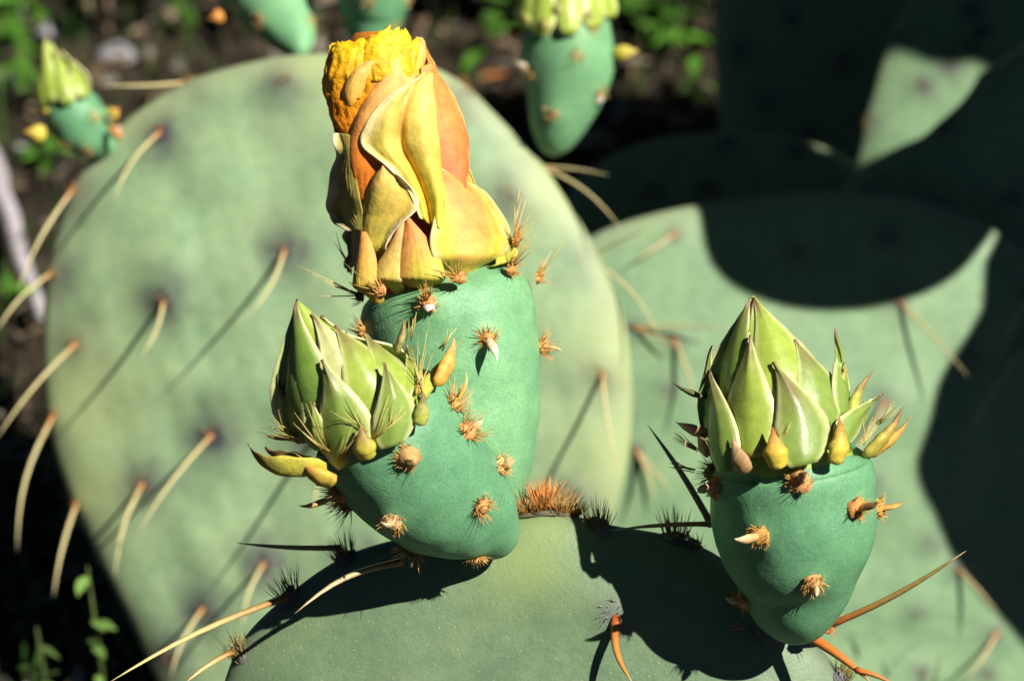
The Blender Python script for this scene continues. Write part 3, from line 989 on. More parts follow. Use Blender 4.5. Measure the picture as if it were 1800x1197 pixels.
# the joints that carry them down to the soil
occl([(.45, .06), (.43, -.02), (.42, -.10), (.45, -.18), (.50, -.20), (.55, -.18), (.58, -.10), (.57, -.02), (.54, .06), (.50, .08)], 0.035, seed=61)
occl([(.46, -.17), (.44, -.25), (.45, -.34), (.50, -.37), (.55, -.34), (.56, -.25), (.54, -.17), (.50, -.15)], 0.02, seed=62)
occl([(.56, .20), (.54, .27), (.55, .34), (.58, .38), (.62, .37), (.635, .30), (.62, .22), (.59, .17)], 0.0, seed=63)

# ================================================================== FRONT CACTUS
front = thing("prickly_pear_cactus", "prickly pear cactus whose grey green front pad carries a withered orange flower and two buds",
              "cactus", P(950, 2030, 0.90) * np.array([1, 1, 0]))
FP = [(394, 1200), (428, 1122), (500, 1050), (600, 980), (700, 947), (800, 928), (900, 909), (960, 902), (1010, 907), (1080, 924), (1180, 942), (1260, 975), (1340, 1040),
      (1420, 1117), (1490, 1200), (1560, 1330), (1572, 1500), (1500, 1700), (1350, 1880), (1150, 2000), (950, 2030), (750, 1990), (560, 1860), (430, 1680), (372, 1480), (366, 1320)]
f_ar = [(1072, 1075), (700, 1230), (1350, 1250), (900, 1290), (560, 1380)]
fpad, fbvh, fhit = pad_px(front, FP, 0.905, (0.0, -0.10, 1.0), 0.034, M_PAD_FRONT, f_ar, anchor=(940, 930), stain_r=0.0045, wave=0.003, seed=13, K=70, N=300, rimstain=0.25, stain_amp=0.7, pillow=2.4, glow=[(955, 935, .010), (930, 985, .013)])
round_pad(front, np.array([P(950, 2030, .9)[0], P(950, 2030, .9)[1] + 0.0, -0.03]), (0.05, 0, 1), (0.15, -1, 0.15), 0.13, 0.19, 0.04, M_PAD_FRONT, seed=30, K=20, N=90)

p, n = fhit[0]
ar_up = camvec(0, 0.3, 1)
areole(fpad, p, n, size=0.0062, nb=34, blen=0.0034, up=camvec(-0.4, 0.1, 1), col=(0.20, 0.17, 0.14), tipcol=(0.32, 0.27, 0.2), wool=(0.13, 0.12, 0.12), br=0.00014, woolh=0.35, seed=2)
spine(fpad, P(1084, 1090, np.dot(p - CAM, FWD) - 0.001), P(1112, 1200, np.dot(p - CAM, FWD) - 0.016), 0.0011, -0.10, cbase=np.array([0.36, 0.085, 0.02]), cmid=np.array([0.45, 0.2, 0.04]), reach=0.6)
for i in range(1, len(fhit)):
    p, n = fhit[i]
    areole(fpad, p, n, size=0.005, nb=24, blen=0.0035, wool=(0.13, 0.12, 0.12), seed=i)


def rim_tuft(px, py, size=0.006, nb=60, blen=0.0062, upc=(0.0, 1.0, 0.25), col=(0.11, 0.085, 0.03), tip=(0.20, 0.17, 0.06), wool=(0.12, 0.12, 0.12), spread=0.5, br=0.00013, dd=0.0, seed=0):
    p, n = hit(fbvh, px, py, 0.905)
    p = p - FWD * dd
    areole(fpad, p, n, size=size, nb=nb, blen=blen, up=camvec(*upc), col=col, tipcol=tip, wool=wool, spread=spread, br=br, seed=seed)
    return p


OL = (0.17, 0.12, 0.03)
OLT = (0.30, 0.24, 0.07)
rim_tuft(1052, 924, 0.0068, 64, 0.0085, (0.0, 1, .3), OL, OLT, seed=1)
rim_tuft(1186, 945, 0.0070, 64, 0.0088, (0.0, 1, .2), OL, OLT, seed=2)
rim_tuft(1222, 952, 0.0050, 40, 0.0055, (-0.2, .6, .6), (0.4, .3, .08), (0.55, .45, .15), seed=3)
rim_tuft(602, 975, 0.0066, 60, 0.0072, (-0.3, 1, .2), OL, OLT, seed=4)
rim_tuft(505, 1045, 0.0072, 60, 0.0078, (-0.4, 1, .2), OL, OLT, seed=5)
rim_tuft(412, 1145, 0.0070, 56, 0.0075, (-0.5, 1, .2), OL, OLT, seed=6)
rim_tuft(1352, 1108, 0.0075, 50, 0.0050, (-0.4, 0.5, .8), (0.3, .24, .08), (0.5, .42, .2), seed=7, dd=0.004)
rim_tuft(1300, 1100, 0.0040, 10, 0.0060, (-0.8, 0.2, .8), (0.3, .24, .08), (0.5, .42, .2), seed=8, dd=0.002)
rim_tuft(1480, 1190, 0.0060, 50, 0.0065, (0.3, 1, .3), OL, OLT, seed=9)
# big rusty tuft behind the bud feet
for k, (x, y, s_, l_) in enumerate([(930, 902, 0.0075, 0.0070), (955, 897, 0.0085, 0.0105), (985, 900, 0.0075, 0.0075), (1004, 902, 0.0050, 0.0060)]):
    rim_tuft(x, y, s_, 110, l_, (0.12 * (k - 1), 1, 0.25), (0.42, 0.17, 0.03), (0.50, 0.27, 0.08) if k < 2 else (0.42, 0.30, 0.10), (0.10, 0.09, 0.05), spread=1.0, br=0.00013, seed=20 + k, dd=-0.001)
# shaggy rust coloured felt lump at the middle of it
p, n = hit(fbvh, 952, 893, 0.905)
areole(fpad, p + UP * 0.002, UP, size=0.0050, nb=60, blen=0.0090, up=camvec(-0.05, 1, 0.2), col=(0.50, 0.16, 0.03), tipcol=(0.58, 0.25, 0.06), wool=(0.45, 0.16, 0.04), spread=0.7, br=0.00030, woolh=1.6, seed=44)

# long spines of the front pad (root px, root distance, tip px, tip distance, radius, bend)
DK = np.array([0.20, 0.10, 0.03])
GR = np.array([0.24, 0.22, 0.11])
for a, da, b, db, r, bd, cb, cm in [
    ((1248, 918), .897, (1138, 746), .893, .0011, -0.02, np.array([.20, .09, .03]), np.array([.17, .17, .10])),
    ((1244, 921), .893, (1074, 932), .888, .0008, -0.02, DK * 1.4, np.array([.34, .22, .08])),
    ((1452, 1100), .893, (1698, 968), .868, .0011, -0.03, np.array([.48, .13, .025]), np.array([.42, .30, .08])),
    ((1422, 1119), .889, (1532, 1200), .876, .0016, 0.03, np.array([.50, .12, .02]), np.array([.52, .17, .03])),
    ((1512, 1180), .878, (1572, 1203), .874, .0009, 0.05, np.array([.50, .13, .02]), np.array([.52, .2, .05])),
    ((592, 962), .904, (416, 954), .897, .0009, 0.02, DK, GR),
    ((498, 1052), .902, (190, 1200), .866, .0010, -0.03, np.array([.30, .15, .04]), np.array([.46, .38, .14])),
    ((700, 990), .885, (518, 1078), .868, .0010, -0.08, np.array([.26, .10, .03]), np.array([.46, .34, .16])),
    ((405, 1148), .905, (325, 1200), .895, .0009, -0.04, np.array([.30, .15, .04]), np.array([.46, .34, .12])),
]:
    A = P(a[0], a[1], da)
    spine(fpad, A, P(b[0], b[1], db), r, bd, cbase=cb, cmid=cm, reach=0.55)
p = P(1456, 1098, .892)
areole(fpad, p, camvec(0.7, 0.2, 0.7), size=0.0045, nb=30, blen=0.0035, col=(0.5, 0.2, 0.04), tipcol=(0.55, 0.3, 0.1), wool=(0.5, 0.2, 0.05), seed=71)


def bud_areole(ob, bv, px, py, guess, size=0.0042, nb=70, blen=0.0032, col=(0.50, 0.22, 0.04), tip=(0.60, 0.38, 0.12), wool=(0.50, 0.27, 0.08), upc=None, leaf=None, lw=0.0026, lc0=(0.60, 0.38, 0.16), lc1=(0.66, 0.52, 0.33), seed=0, spread=1.25, br=0.00012, woolh=0.6):
    p, n = hit(bv, px, py, guess)
    nb = max(nb, 70)
    up = n if upc is None else unit(camvec(*upc) + 0.3 * n)
    areole(ob, p, n, size=size, nb=nb, blen=blen, up=up, col=col, tipcol=tip, wool=wool, seed=seed, spread=spread, br=br, woolh=woolh)
    if leaf is not None:
        lp, h0 = leaf
        d = np.dot(p - CAM, FWD)
        fleshy_leaf(ob, p + n * 0.0006, P(lp[0], lp[1], d - h0), lw, n, bend=0.25, c0=lc0, c1=lc1)
    return p, n


# ------------------------------------------------------------------ withered flower
w_ar = [(857, 594), (755, 533), (964, 606), (638, 583)]
wpath = [(862, 915, .908, 26), (862, 900, .908, 52), (858, 875, .908, 72), (845, 830, .908, 100), (828, 770, .909, 125), (812, 700, .910, 141), (800, 630, .911, 150), (790, 572, .912, 156),
         (784, 540, .912, 154), (779, 515, .912, 145), (776, 500, .912, 130), (774, 490, .912, 108), (773, 487, .912, 80)]
wf, wbv, whit = body(front, wpath, M_OVARY, "withered_flower", nseg=72, nst=56, areoles=w_ar, seed=2)
FLW = Frame((0, 0), (0, -1), [(-550, 770, 142, .911), (-500, 766, 133, .911), (-430, 754, 113, .911), (-380, 740, 100, .911), (-330, 720, 93, .910), (-280, 706, 89, .910), (-230, 691, 85, .909),
                             (-180, 673, 81, .908), (-130, 661, 76, .907), (-90, 660, 68, .907), (-60, 665, 50, .906)])
FLW.f = np.array([1.0, 0.0])
V, F = FLW.core(0.84, 36, 30)
C = np.tile(np.array([0.50, 0.17, 0.02]), (len(V), 1))
add_mesh("petal_core", V, F, M_PETAL, wf, V[0], C)


def Z1(L):
    return [(540 + x / 2.258, 30 + y / 2.258) for x, y in L]


YG = (0.60, 0.52, 0.05)
CREAM = (0.84, 0.64, 0.16)
WHITE = (0.72, 0.64, 0.45)
PEACH = (0.78, 0.35, 0.08)
DEEP = (0.72, 0.19, 0.012)
BRIGHT = (0.86, 0.48, 0.012)
petal(wf, FLW, Z1([(205, 560), (120, 440), (70, 310), (74, 220), (88, 150), (103, 102)]), Z1([(300, 560), (330, 440), (370, 330), (410, 250), (430, 170), (442, 95)]),
      0.0006, 0.0015, 0.0012, (0.84, 0.26, 0.008), (0.92, 0.52, 0.012), jag=14, flat=0.62, seed=1.3, na=48, nc=30)
petal(wf, FLW, Z1([(230, 260), (215, 160), (235, 95), (300, 55)]), Z1([(400, 260), (400, 160), (395, 95), (372, 48)]), 0.0030, 0.002, 0.0013, BRIGHT, (0.92, 0.60, 0.02), jag=18, flat=0.75, seed=4.1, na=30, nc=22)
petal(wf, FLW, Z1([(110, 330), (95, 250), (108, 160), (118, 108)]), Z1([(260, 330), (250, 240), (270, 150), (290, 92)]), 0.0022, 0.0015, 0.0012, (0.88, 0.38, 0.01), (0.92, 0.55, 0.012), jag=10, flat=0.62, seed=7.7, na=30, nc=22)
petal(wf, FLW, Z1([(395, 250), (385, 170), (400, 110), (412, 80)]), Z1([(432, 240), (442, 170), (444, 120), (440, 86)]), 0.0030, 0.001, 0.0008, (0.80, 0.45, 0.04), (0.72, 0.55, 0.2), seed=9.7, na=20, nc=12)
petal(wf, FLW, Z1([(178, 350), (160, 305), (195, 215), (285, 148)]), Z1([(215, 362), (240, 275), (268, 212), (318, 158)]), 0.0036, 0.0022, 0.0006, (0.80, 0.42, 0.06), (0.82, 0.52, 0.14), seed=2.2)
petal(wf, FLW, Z1([(222, 735), (185, 650), (163, 520), (185, 410), (232, 315), (290, 215), (328, 128)]), Z1([(320, 720), (335, 620), (345, 520), (372, 420), (412, 340), (420, 270), (392, 185)]),
      0.0040, 0.0, 0.0007, DEEP, (0.84, 0.50, 0.15), seed=5.5, flat=0.8, nc=37, na=50, prof=[(0, -.0012), (.14, .0010), (.3, .0020), (.5, .0014), (.72, .0002), (1, -.0008)], edgeR=(0.78, 0.30, 0.05))
petal(wf, FLW, Z1([(510, 700), (478, 600), (455, 480), (442, 340), (436, 200)]), Z1([(624, 684), (624, 560), (608, 450), (556, 310), (464, 183)]), 0.0030, 0.0, 0.0007, (0.56, 0.15, 0.035), (0.72, 0.30, 0.07), seed=3.1,
      flat=0.78, nc=37, na=50, prof=[(0, 0), (.35, .0004), (.6, .0016), (.78, .0022), (.93, .0010), (1, -.0010)], edgeR=(0.80, 0.46, 0.18))
petal(wf, FLW, Z1([(600, 800), (615, 680), (600, 560)]), Z1([(720, 800), (670, 690), (622, 570)]), 0.0010, 0.001, 0.0003, YG, (0.58, 0.5, 0.08), seed=1.9)
petal(wf, FLW, Z1([(178, 850), (128, 800), (88, 765), (128, 700), (112, 600), (142, 530), (130, 465)]), Z1([(235, 850), (228, 800), (222, 750), (212, 700), (200, 650), (190, 550), (170, 470)]), 0.0004, 0.0006, 0.0008, (0.36, 0.32, 0.06), (0.42, 0.34, 0.08), edgeL=(0.66, 0.58, 0.34), seed=6.1, curlL=0.0016, fwd=0.004, flat=0.75)
petal(wf, FLW, Z1([(180, 1000), (172, 860), (185, 770)]), Z1([(250, 960), (250, 850), (235, 780)]), 0.0012, 0.001, 0.0007, (0.36, 0.33, 0.12), (0.4, 0.34, 0.14), edge=(0.58, 0.54, 0.42), seed=6.9, curlL=0.0012, fwd=0.0, flat=0.9)
petal(wf, FLW, Z1([(452, 800), (405, 690), (335, 595), (256, 512), (262, 430), (312, 330), (415, 240)]), Z1([(530, 855), (530, 730), (516, 580), (496, 450), (470, 320), (442, 185)]),
      0.0062, 0.0, 0.0008, YG, (0.84, 0.62, 0.15), seed=2.7, nc=45, na=54, edgeL=(0.86, 0.72, 0.34), edgeR=(0.74, 0.36, 0.09),
      valley=(0.46, 0.085, (0.74, 0.40, 0.06)),
      prof=[(0, .0022), (.1, .0012), (.28, .0014), (.46, -.0022), (.56, .0004), (.72, .0030), (.9, .0016), (1, -.0014)])
petal(wf, FLW, Z1([(235, 760), (225, 690), (240, 600), (262, 560)]), Z1([(300, 760), (310, 700), (300, 620), (285, 570)]), 0.0034, 0.0015, 0.0006, (0.5, 0.14, 0.03), DEEP, seed=11.0)
# outer segments at the foot of the corolla
petal(wf, FLW, Z1([(716, 1010), (722, 930), (726, 840)]), Z1([(806, 965), (790, 915), (752, 838)]), 0.0052, 0.0022, 0.0004, (0.50, 0.48, 0.07), YG, name="sepal", seed=3.5)
petal(wf, FLW, Z1([(203, 1120), (212, 1010), (226, 930), (238, 850)]), Z1([(296, 1130), (298, 1010), (290, 930), (262, 855)]), 0.0048, 0.0026, 0.0005, (0.66, 0.44, 0.06), (0.66, 0.28, 0.07), name="sepal", seed=4.5, flat=0.7)
petal(wf, FLW, Z1([(284, 1075), (300, 990), (342, 910), (378, 822)]), Z1([(385, 1090), (395, 990), (400, 900), (398, 815)]), 0.0054, 0.0018, 0.0005, (0.62, 0.52, 0.10), (0.70, 0.36, 0.12), edge=(0.74, 0.6, 0.28), name="sepal", seed=5.5, flat=0.8)
petal(wf, FLW, Z1([(360, 1085), (372, 980), (388, 880), (402, 795)]), Z1([(548, 1075), (535, 990), (492, 900), (418, 800)]), 0.0060, 0.0026, 0.0005, (0.55, 0.49, 0.06), (0.66, 0.28, 0.09), name="sepal", seed=6.5, valley=(0.2, 0.16, (0.70, 0.28, 0.07)))
petal(wf, FLW, Z1([(290, 1010), (252, 860), (252, 730), (285, 640), (320, 592)]), Z1([(322, 985), (372, 860), (442, 752), (396, 660), (332, 600)]), 0.0078, 0.0034, 0.0005, (0.58, 0.50, 0.06), (0.60, 0.36, 0.10), edgeR=(0.76, 0.66, 0.36), name="sepal", seed=7.5, curlR=0.0010, nc=37, prof=[(0, -.0010), (.15, .0010), (.35, .0018), (.6, .0008), (.8, .0001), (1, .0006)])
petal(wf, FLW, Z1([(520, 1025), (488, 900), (496, 780), (502, 690), (490, 604)]), Z1([(722, 1015), (745, 890), (694, 750), (608, 672), (500, 610)]), 0.0074, 0.0036, 0.0005, (0.64, 0.56, 0.06), (0.74, 0.40, 0.10), edge=(0.62, 0.58, 0.22), mid=(0.74, 0.33, 0.09), name="sepal", seed=8.5, curlR=0.0006, curlL=0.0005, nc=37, prof=[(0, .0006), (.1, .0004), (.3, .0013), (.5, .0018), (.72, .0014), (.88, .0003), (1, .0002)])
# the far side of the corolla
petal(wf, FLW, Z1([(230, 1080), (190, 800), (110, 400), (100, 110)]), Z1([(520, 1080), (430, 800), (330, 400), (300, 90)]), 0.002, 0.002, 0.0014, YG, BRIGHT, back=True, jag=10, seed=21)
petal(wf, FLW, Z1([(460, 1080), (400, 800), (280, 400), (260, 100)]), Z1([(790, 1000), (650, 760), (560, 400), (440, 95)]), 0.003, 0.003, 0.0012, YG, PEACH, back=True, jag=8, seed=22)
petal(wf, FLW, Z1([(330, 1110), (330, 900), (380, 620)]), Z1([(640, 1110), (600, 900), (400, 620)]), 0.006, 0.003, 0.0005, YG, (0.6, 0.33, 0.1), back=True, name="sepal", seed=23)


def fl_tuft(px, py, tips, size=0.0040, base=(0.60, 0.25, 0.05), tipc=(0.55, 0.36, 0.10), wool=(0.55, 0.26, 0.08), n_short=34, short=0.0042, upc=(0, 0.7, 0.7), seed=0, lift=0.006):
    p, n = FLW.at(px, py, lift)
    areole(wf, p, n, size=size, nb=n_short, blen=short, up=camvec(*upc), col=base, tipcol=tipc, wool=wool, seed=seed, br=0.00014, spread=0.9, woolh=0.6)
    d = np.dot(p - CAM, FWD)
    for tx, ty, h, c in tips:
        q = P(tx, ty, d - h)
        V, F, C = tube([p, p + (q - p) * 0.5 + np.array([rng.normal(0, .0003) for _ in range(3)]), q], [0.00022, 0.00018, 0.00004], 5, [np.array(base), np.array(c), np.array(c)])
        add_mesh("bristle", V, F, M_AREOLE, wf, p, C)


ST = (0.62, 0.50, 0.22)
OB = (0.45, 0.32, 0.08)
fl_tuft(797, 489, [(775, 455, .006, OB), (808, 452, .006, OB), (815, 448, .004, OB), (770, 470, .006, OB), (730, 462, .008, OB), (757, 478, .008, OB)], seed=1)
fl_tuft(868, 473, [(930, 420, .002, OB), (945, 408, .003, OB), (920, 430, .004, OB), (950, 430, .004, OB), (905, 440, .004, OB), (938, 400, .004, OB), (900, 455, .006, OB)], seed=2, upc=(.6, .6, .5))
fl_tuft(690, 514, [(635, 480, .004, OB), (645, 500, .006, OB), (600, 458, .002, (0.2, .18, .08)), (660, 490, .007, OB), (620, 500, .006, OB)], seed=3, upc=(-.6, .6, .5))
fl_tuft(752, 530, [(748, 480, .007, OB), (760, 500, .008, OB), (738, 500, .007, OB), (765, 508, .007, OB)], seed=4, lift=0.003)
fl_tuft(640, 520, [(520, 465, .002, ST), (545, 480, .003, ST), (560, 496, .003, ST), (540, 520, .001, ST), (585, 500, .004, (.4, .3, .1)), (570, 488, .0, ST)], base=(0.16, 0.12, 0.04), tipc=(0.3, 0.22, 0.08), wool=(0.12, 0.09, 0.05), seed=5, upc=(-1, .3, .3), lift=0.001)
fl_tuft(934, 488, [(955, 455, .0, OB), (970, 440, .0, ST), (995, 422, .0, OB), (965, 478, .002, (.6, .35, .15))], seed=6, upc=(.6, .8, .2), lift=0.002, short=0.005)
fl_tuft(893, 424, [(914, 330, .0, ST), (917, 345, .001, ST), (905, 362, .003, ST), (925, 350, .0, ST), (935, 372, .0, OB), (928, 395, .0, OB), (940, 388, .0, OB)], seed=7, upc=(.3, 1, .2), lift=0.002, short=0.007)
fl_tuft(622, 470, [(588, 425, 0, (.2, .18, .08)), (606, 402, 0, (.2, .18, .08)), (590, 408, 0, (.2, .18, .08))], seed=8, base=(.2, .15, .06), n_short=6, lift=0.001)
# areoles on the green ovary
bud_areole(wf, wbv, 857, 597, .90, leaf=((873, 636), 0.006), lw=0.0030, lc0=(0.7, 0.55, 0.35), lc1=(0.78, 0.70, 0.5), seed=1, upc=(0.1, 0.8, 0.7), blen=0.0048, nb=44)
bud_areole(wf, wbv, 755, 537, .90, seed=2, wool=(0.6, 0.5, 0.4), upc=(0, .8, .6), leaf=((752, 548), 0.004), lw=0.0035, lc0=(.65, .55, .45), lc1=(.65, .55, .45))
bud_areole(wf, wbv, 962, 608, .91, seed=3, upc=(1, .6, .2), blen=0.0055, leaf=((986, 618), 0.001), lw=0.002)
bud_areole(wf, wbv, 637, 583, .91, seed=4, upc=(-.8, .5, .3), blen=0.0045)

# ------------------------------------------------------------------ left bud
l_path = [(884, 948, .893, 20), (876, 942, .891, 44), (858, 925, .888, 66), (832, 903, .884, 88), (795, 878, .879, 108), (755, 848, .874, 124), (715, 805, .869, 133), (684, 766, .865, 133), (664, 741, .863, 128), (652, 726, .862, 116), (648, 722, .862, 80)]
lar = [(716, 804), (847, 891), (690, 919), (710, 990), (836, 983), (573, 884), (578, 912), (801, 706), (825, 756), (884, 817)]
lb, lbv, lbh = body(front, l_path, M_BUD, "flower_bud", nseg=72, nst=60, areoles=lar, seed=5)
LBF = Frame((655, 728), (-132, -198), [(-25, 0, 130, .8635), (0, -4, 124, .862), (60, -15, 102, .858), (120, -16, 72, .854), (180, -9, 33, .851), (238, 0, 3, .849)])
V, F = LBF.core(0.88, 40, 26)
add_mesh("sepal_core", V, F, M_SEPAL, lb, V[0], np.tile(LIME * 1.05, (len(V), 1)))


def Z2(x, y):
    return (460 + x / 2.302, 500 + y / 2.302)


DG = np.array([0.17, 0.30, 0.05])
# innermost overlapping segments, then outer ones
sepal(lb, LBF, Z2(430, 560), Z2(200, 118), 110, 0.0004, 0.0002, bend=8, c0=PALE * 0.75, edge=(PALE + 0.1), brown=0.25, bulge=0.001)
sepal(lb, LBF, Z2(500, 560), Z2(285, 172), 116, 0.0012, 0.0010, bend=10, c0=LIME, edge=PALE, brown=0.45, bulge=0.0018)
sepal(lb, LBF, Z2(225, 600), Z2(142, 62), 120, 0.0014, 0.0006, bend=-10, c0=DG, edge=PALE, brown=0.30, bulge=0.0016)
sepal(lb, LBF, Z2(560, 520), Z2(395, 210), 70, 0.0016, 0.0015, bend=10, c0=LIME, edge=PALE * 0.8, brown=0.5)
sepal(lb, LBF, Z2(590, 520), Z2(560, 260), 40, 0.0016, 0.0020, bend=6, c0=LIME, brown=0.5)
sepal(lb, LBF, Z2(165, 560), Z2(150, 210), 46, 0.0024, 0.0012, bend=-8, c0=DG, c1=BROWN, brown=0.6)
sepal(lb, LBF, Z2(385, 695), Z2(248, 300), 88, 0.0036, 0.0030, bend=6, c0=LIME2, brown=0.5, bulge=0.0022)
sepal(lb, LBF, Z2(528, 640), Z2(452, 345), 72, 0.0036, 0.0052, bend=12, c0=LIME2, brown=0.45, bulge=0.0022, flare=0.001)
sepal(lb, LBF, Z2(270, 640), Z2(238, 460), 40, 0.0030, 0.0040, bend=-4, c0=DG, brown=0.5)
sepal(lb, LBF, (620, 700), (560, 560), 130, 0.002, 0.001, back=True)
sepal(lb, LBF, (690, 690), (600, 590), 110, 0.002, 0.001, back=True)
sepal(lb, LBF, (580, 750), (540, 600), 100, 0.003, 0.001, back=True)


def lb_leaf(a, b, w, la, lbz, c0, c1, bend=0.15, fr=LBF, ob=lb, flat=0.6, fat=.35):
    p, n = fr.at(a[0], a[1], la)
    q, _ = fr.at(b[0], b[1], lbz)
    return fleshy_leaf(ob, p, q, w, n, bend, c0, c1, flat=flat, fat=fat)


lb_leaf(Z2(448, 685), Z2(418, 565), 0.0068, 0.0042, 0.0062, (0.52, 0.46, 0.05), (0.26, 0.15, 0.06), flat=0.8)
lb_leaf(Z2(622, 582), Z2(612, 465), 0.0048, 0.0042, 0.0055, (0.36, 0.40, 0.07), (0.2, 0.13, 0.07), flat=0.7)
lb_leaf(Z2(622, 475), Z2(698, 305), 0.0042, 0.0036, 0.010, (0.40, 0.43, 0.07), (0.3, 0.25, 0.09), bend=-0.18)
lb_leaf(Z2(676, 428), Z2(664, 285), 0.0048, 0.0030, 0.009, (0.62, 0.36, 0.06), (0.5, 0.36, 0.14))
lb_leaf(Z2(530, 285), Z2(515, 170), 0.0040, 0.0010, 0.004, (0.4, 0.36, 0.12), (0.3, 0.16, 0.08))
lb_leaf(Z2(310, 705), Z2(62, 565), 0.0072, 0.0050, 0.008, (0.50, 0.46, 0.06), (0.22, 0.12, 0.06), bend=0.30, flat=0.25)
lb_leaf(Z2(250, 710), Z2(95, 605), 0.0085, 0.0030, 0.006, (0.25, 0.20, 0.04), (0.2, 0.1, 0.05), flat=0.45)
lb_leaf(Z2(345, 768), Z2(252, 658), 0.0070, 0.0048, 0.0085, (0.58, 0.42, 0.05), (0.42, 0.18, 0.06), flat=0.6)
lb_leaf(Z2(130, 450), Z2(118, 325), 0.0035, 0.0018, 0.004, (0.12, 0.12, 0.04), (0.12, 0.08, 0.04))
lb_leaf(Z2(165, 600), Z2(60, 570), 0.0028, 0.0020, 0.004, (0.25, 0.18, 0.06), (0.22, 0.14, 0.06))


def bristles(ob, fr, rows, base=(0.50, 0.34, 0.06), tip=(0.56, 0.46, 0.14)):
    for a, b, l0, l1 in rows:
        p, n = fr.at(a[0], a[1], l0)
        q, _ = fr.at(b[0], b[1], l1)
        V, F, C = tube([p, (p + q) / 2 + n * 0.0003, q], [0.00017, 0.00014, 0.00004], 4, [np.array(base), np.array(tip), np.array(tip)])
        add_mesh("bristle", V, F, M_AREOLE, ob, p, C)


rowsL = []
rr = random.Random(3)
for (cx, cy, ang, L, k) in [(300, 650, -115, 170, 9), (345, 690, -75, 110, 6), (200, 600, -135, 120, 6), (465, 620, -60, 130, 6), (430, 590, -120, 150, 5), (600, 460, -100, 200, 8), (670, 300, -80, 80, 5), (500, 600, -60, 80, 4), (540, 260, -110, 80, 4), (625, 480, -110, 160, 5), (160, 560, -115, 90, 5)]:
    for _ in range(k):
        a = math.radians(ang + rr.uniform(-22, 22))
        l = L * rr.uniform(0.6, 1.35)
        rowsL.append((Z2(cx + rr.uniform(-12, 12), cy + rr.uniform(-8, 8)), Z2(cx + math.cos(a) * l, cy + math.sin(a) * l), 0.0045, 0.0075))
bristles(lb, LBF, rowsL)
bud_areole(lb, lbv, 716, 804, .86, size=0.0062, nb=34, wool=(0.42, 0.26, 0.09), col=(.4, .2, .04), seed=11, woolh=0.8, upc=(-.6, .6, .5))
bud_areole(lb, lbv, 847, 890, .87, size=0.0046, seed=12, upc=(0.8, .1, .6), blen=0.0046, nb=40)
bud_areole(lb, lbv, 690, 918, .87, size=0.0056, seed=13, wool=(.55, .35, .16), leaf=((671, 914), .006), lw=0.003)
bud_areole(lb, lbv, 710, 989, .88, size=0.0044, seed=14, upc=(-.3, -.7, .7), blen=0.0062, br=0.00022, tip=(.6, .45, .2), wool=(.55, .35, .14))
bud_areole(lb, lbv, 836, 983, .88, size=0.0050, seed=15, wool=(.55, .33, .12), upc=(.2, -.3, .9))
bud_areole(lb, lbv, 578, 884, .865, size=0.0056, seed=16, upc=(-1, .1, .4), blen=0.0075, wool=(.6, .33, .1), leaf=((528, 884), .002), lw=0.0034, lc0=(.62, .4, .12), lc1=(.6, .48, .22))
bud_areole(lb, lbv, 580, 912, .875, size=0.0050, seed=17, upc=(-1, -.2, .1), blen=0.0075, col=(.12, .08, .03), tip=(.25, .2, .08), wool=(.12, .08, .04))
bud_areole(lb, lbv, 799, 710, .86, size=0.0050, seed=18, upc=(.3, 1, .1), blen=0.0065, tip=(.66, .5, .18), leaf=((815, 655), .0), lw=0.0018, lc0=(.6, .4, .1), lc1=(.6, .5, .2))
bud_areole(lb, lbv, 822, 757, .865, size=0.0052, seed=19, upc=(.4, .6, .4), blen=0.0062, wool=(.55, .28, .09), leaf=((848, 738), .0), lw=0.0026)
bud_areole(lb, lbv, 880, 818, .87, size=0.0048, seed=20, upc=(.6, .3, .5), wool=(.6, .36, .14), leaf=((902, 808), .003), lw=0.0038, lc0=(.6, .45, .2), lc1=(.55, .5, .25))

# ------------------------------------------------------------------ right bud
r_path = [(1394, 1121, .8885, 8), (1394, 1117, .888, 28), (1395, 1106, .887, 46), (1397, 1086, .885, 66), (1399, 1050, .8815, 88), (1400, 1010, .879, 112), (1398, 965, .876, 134), (1395, 910, .873, 147), (1392, 862, .871, 146),
          (1389, 834, .870, 145), (1387, 815, .8695, 138), (1386, 802, .869, 122), (1386, 796, .869, 96), (1386, 794, .869, 60)]
rar = [(1405, 848), (1256, 856), (1507, 893), (1560, 893), (1330, 943), (1430, 1028), (1296, 1057), (1240, 822)]
rb, rbv, rbh = body(front, r_path, M_BUD, "flower_bud", nseg=72, nst=60, areoles=rar, seed=9)
RBF = Frame((0, 0), (0, -1), [(-850, 1388, 142, .869), (-800, 1384, 132, .868), (-740, 1378, 117, .868), (-690, 1371, 102, .867), (-640, 1362, 80, .866), (-600, 1350, 57, .865), (-560, 1335, 31, .864), (-520, 1323, 3, .863)])
RBF.f = np.array([1.0, 0.0])
V, F = RBF.core(0.88, 40, 26)
add_mesh("sepal_core", V, F, M_SEPAL, rb, V[0], np.tile(LIME * 1.05, (len(V), 1)))


def Z3(x, y):
    return (1120 + x / 1.717, 500 + y / 1.717)


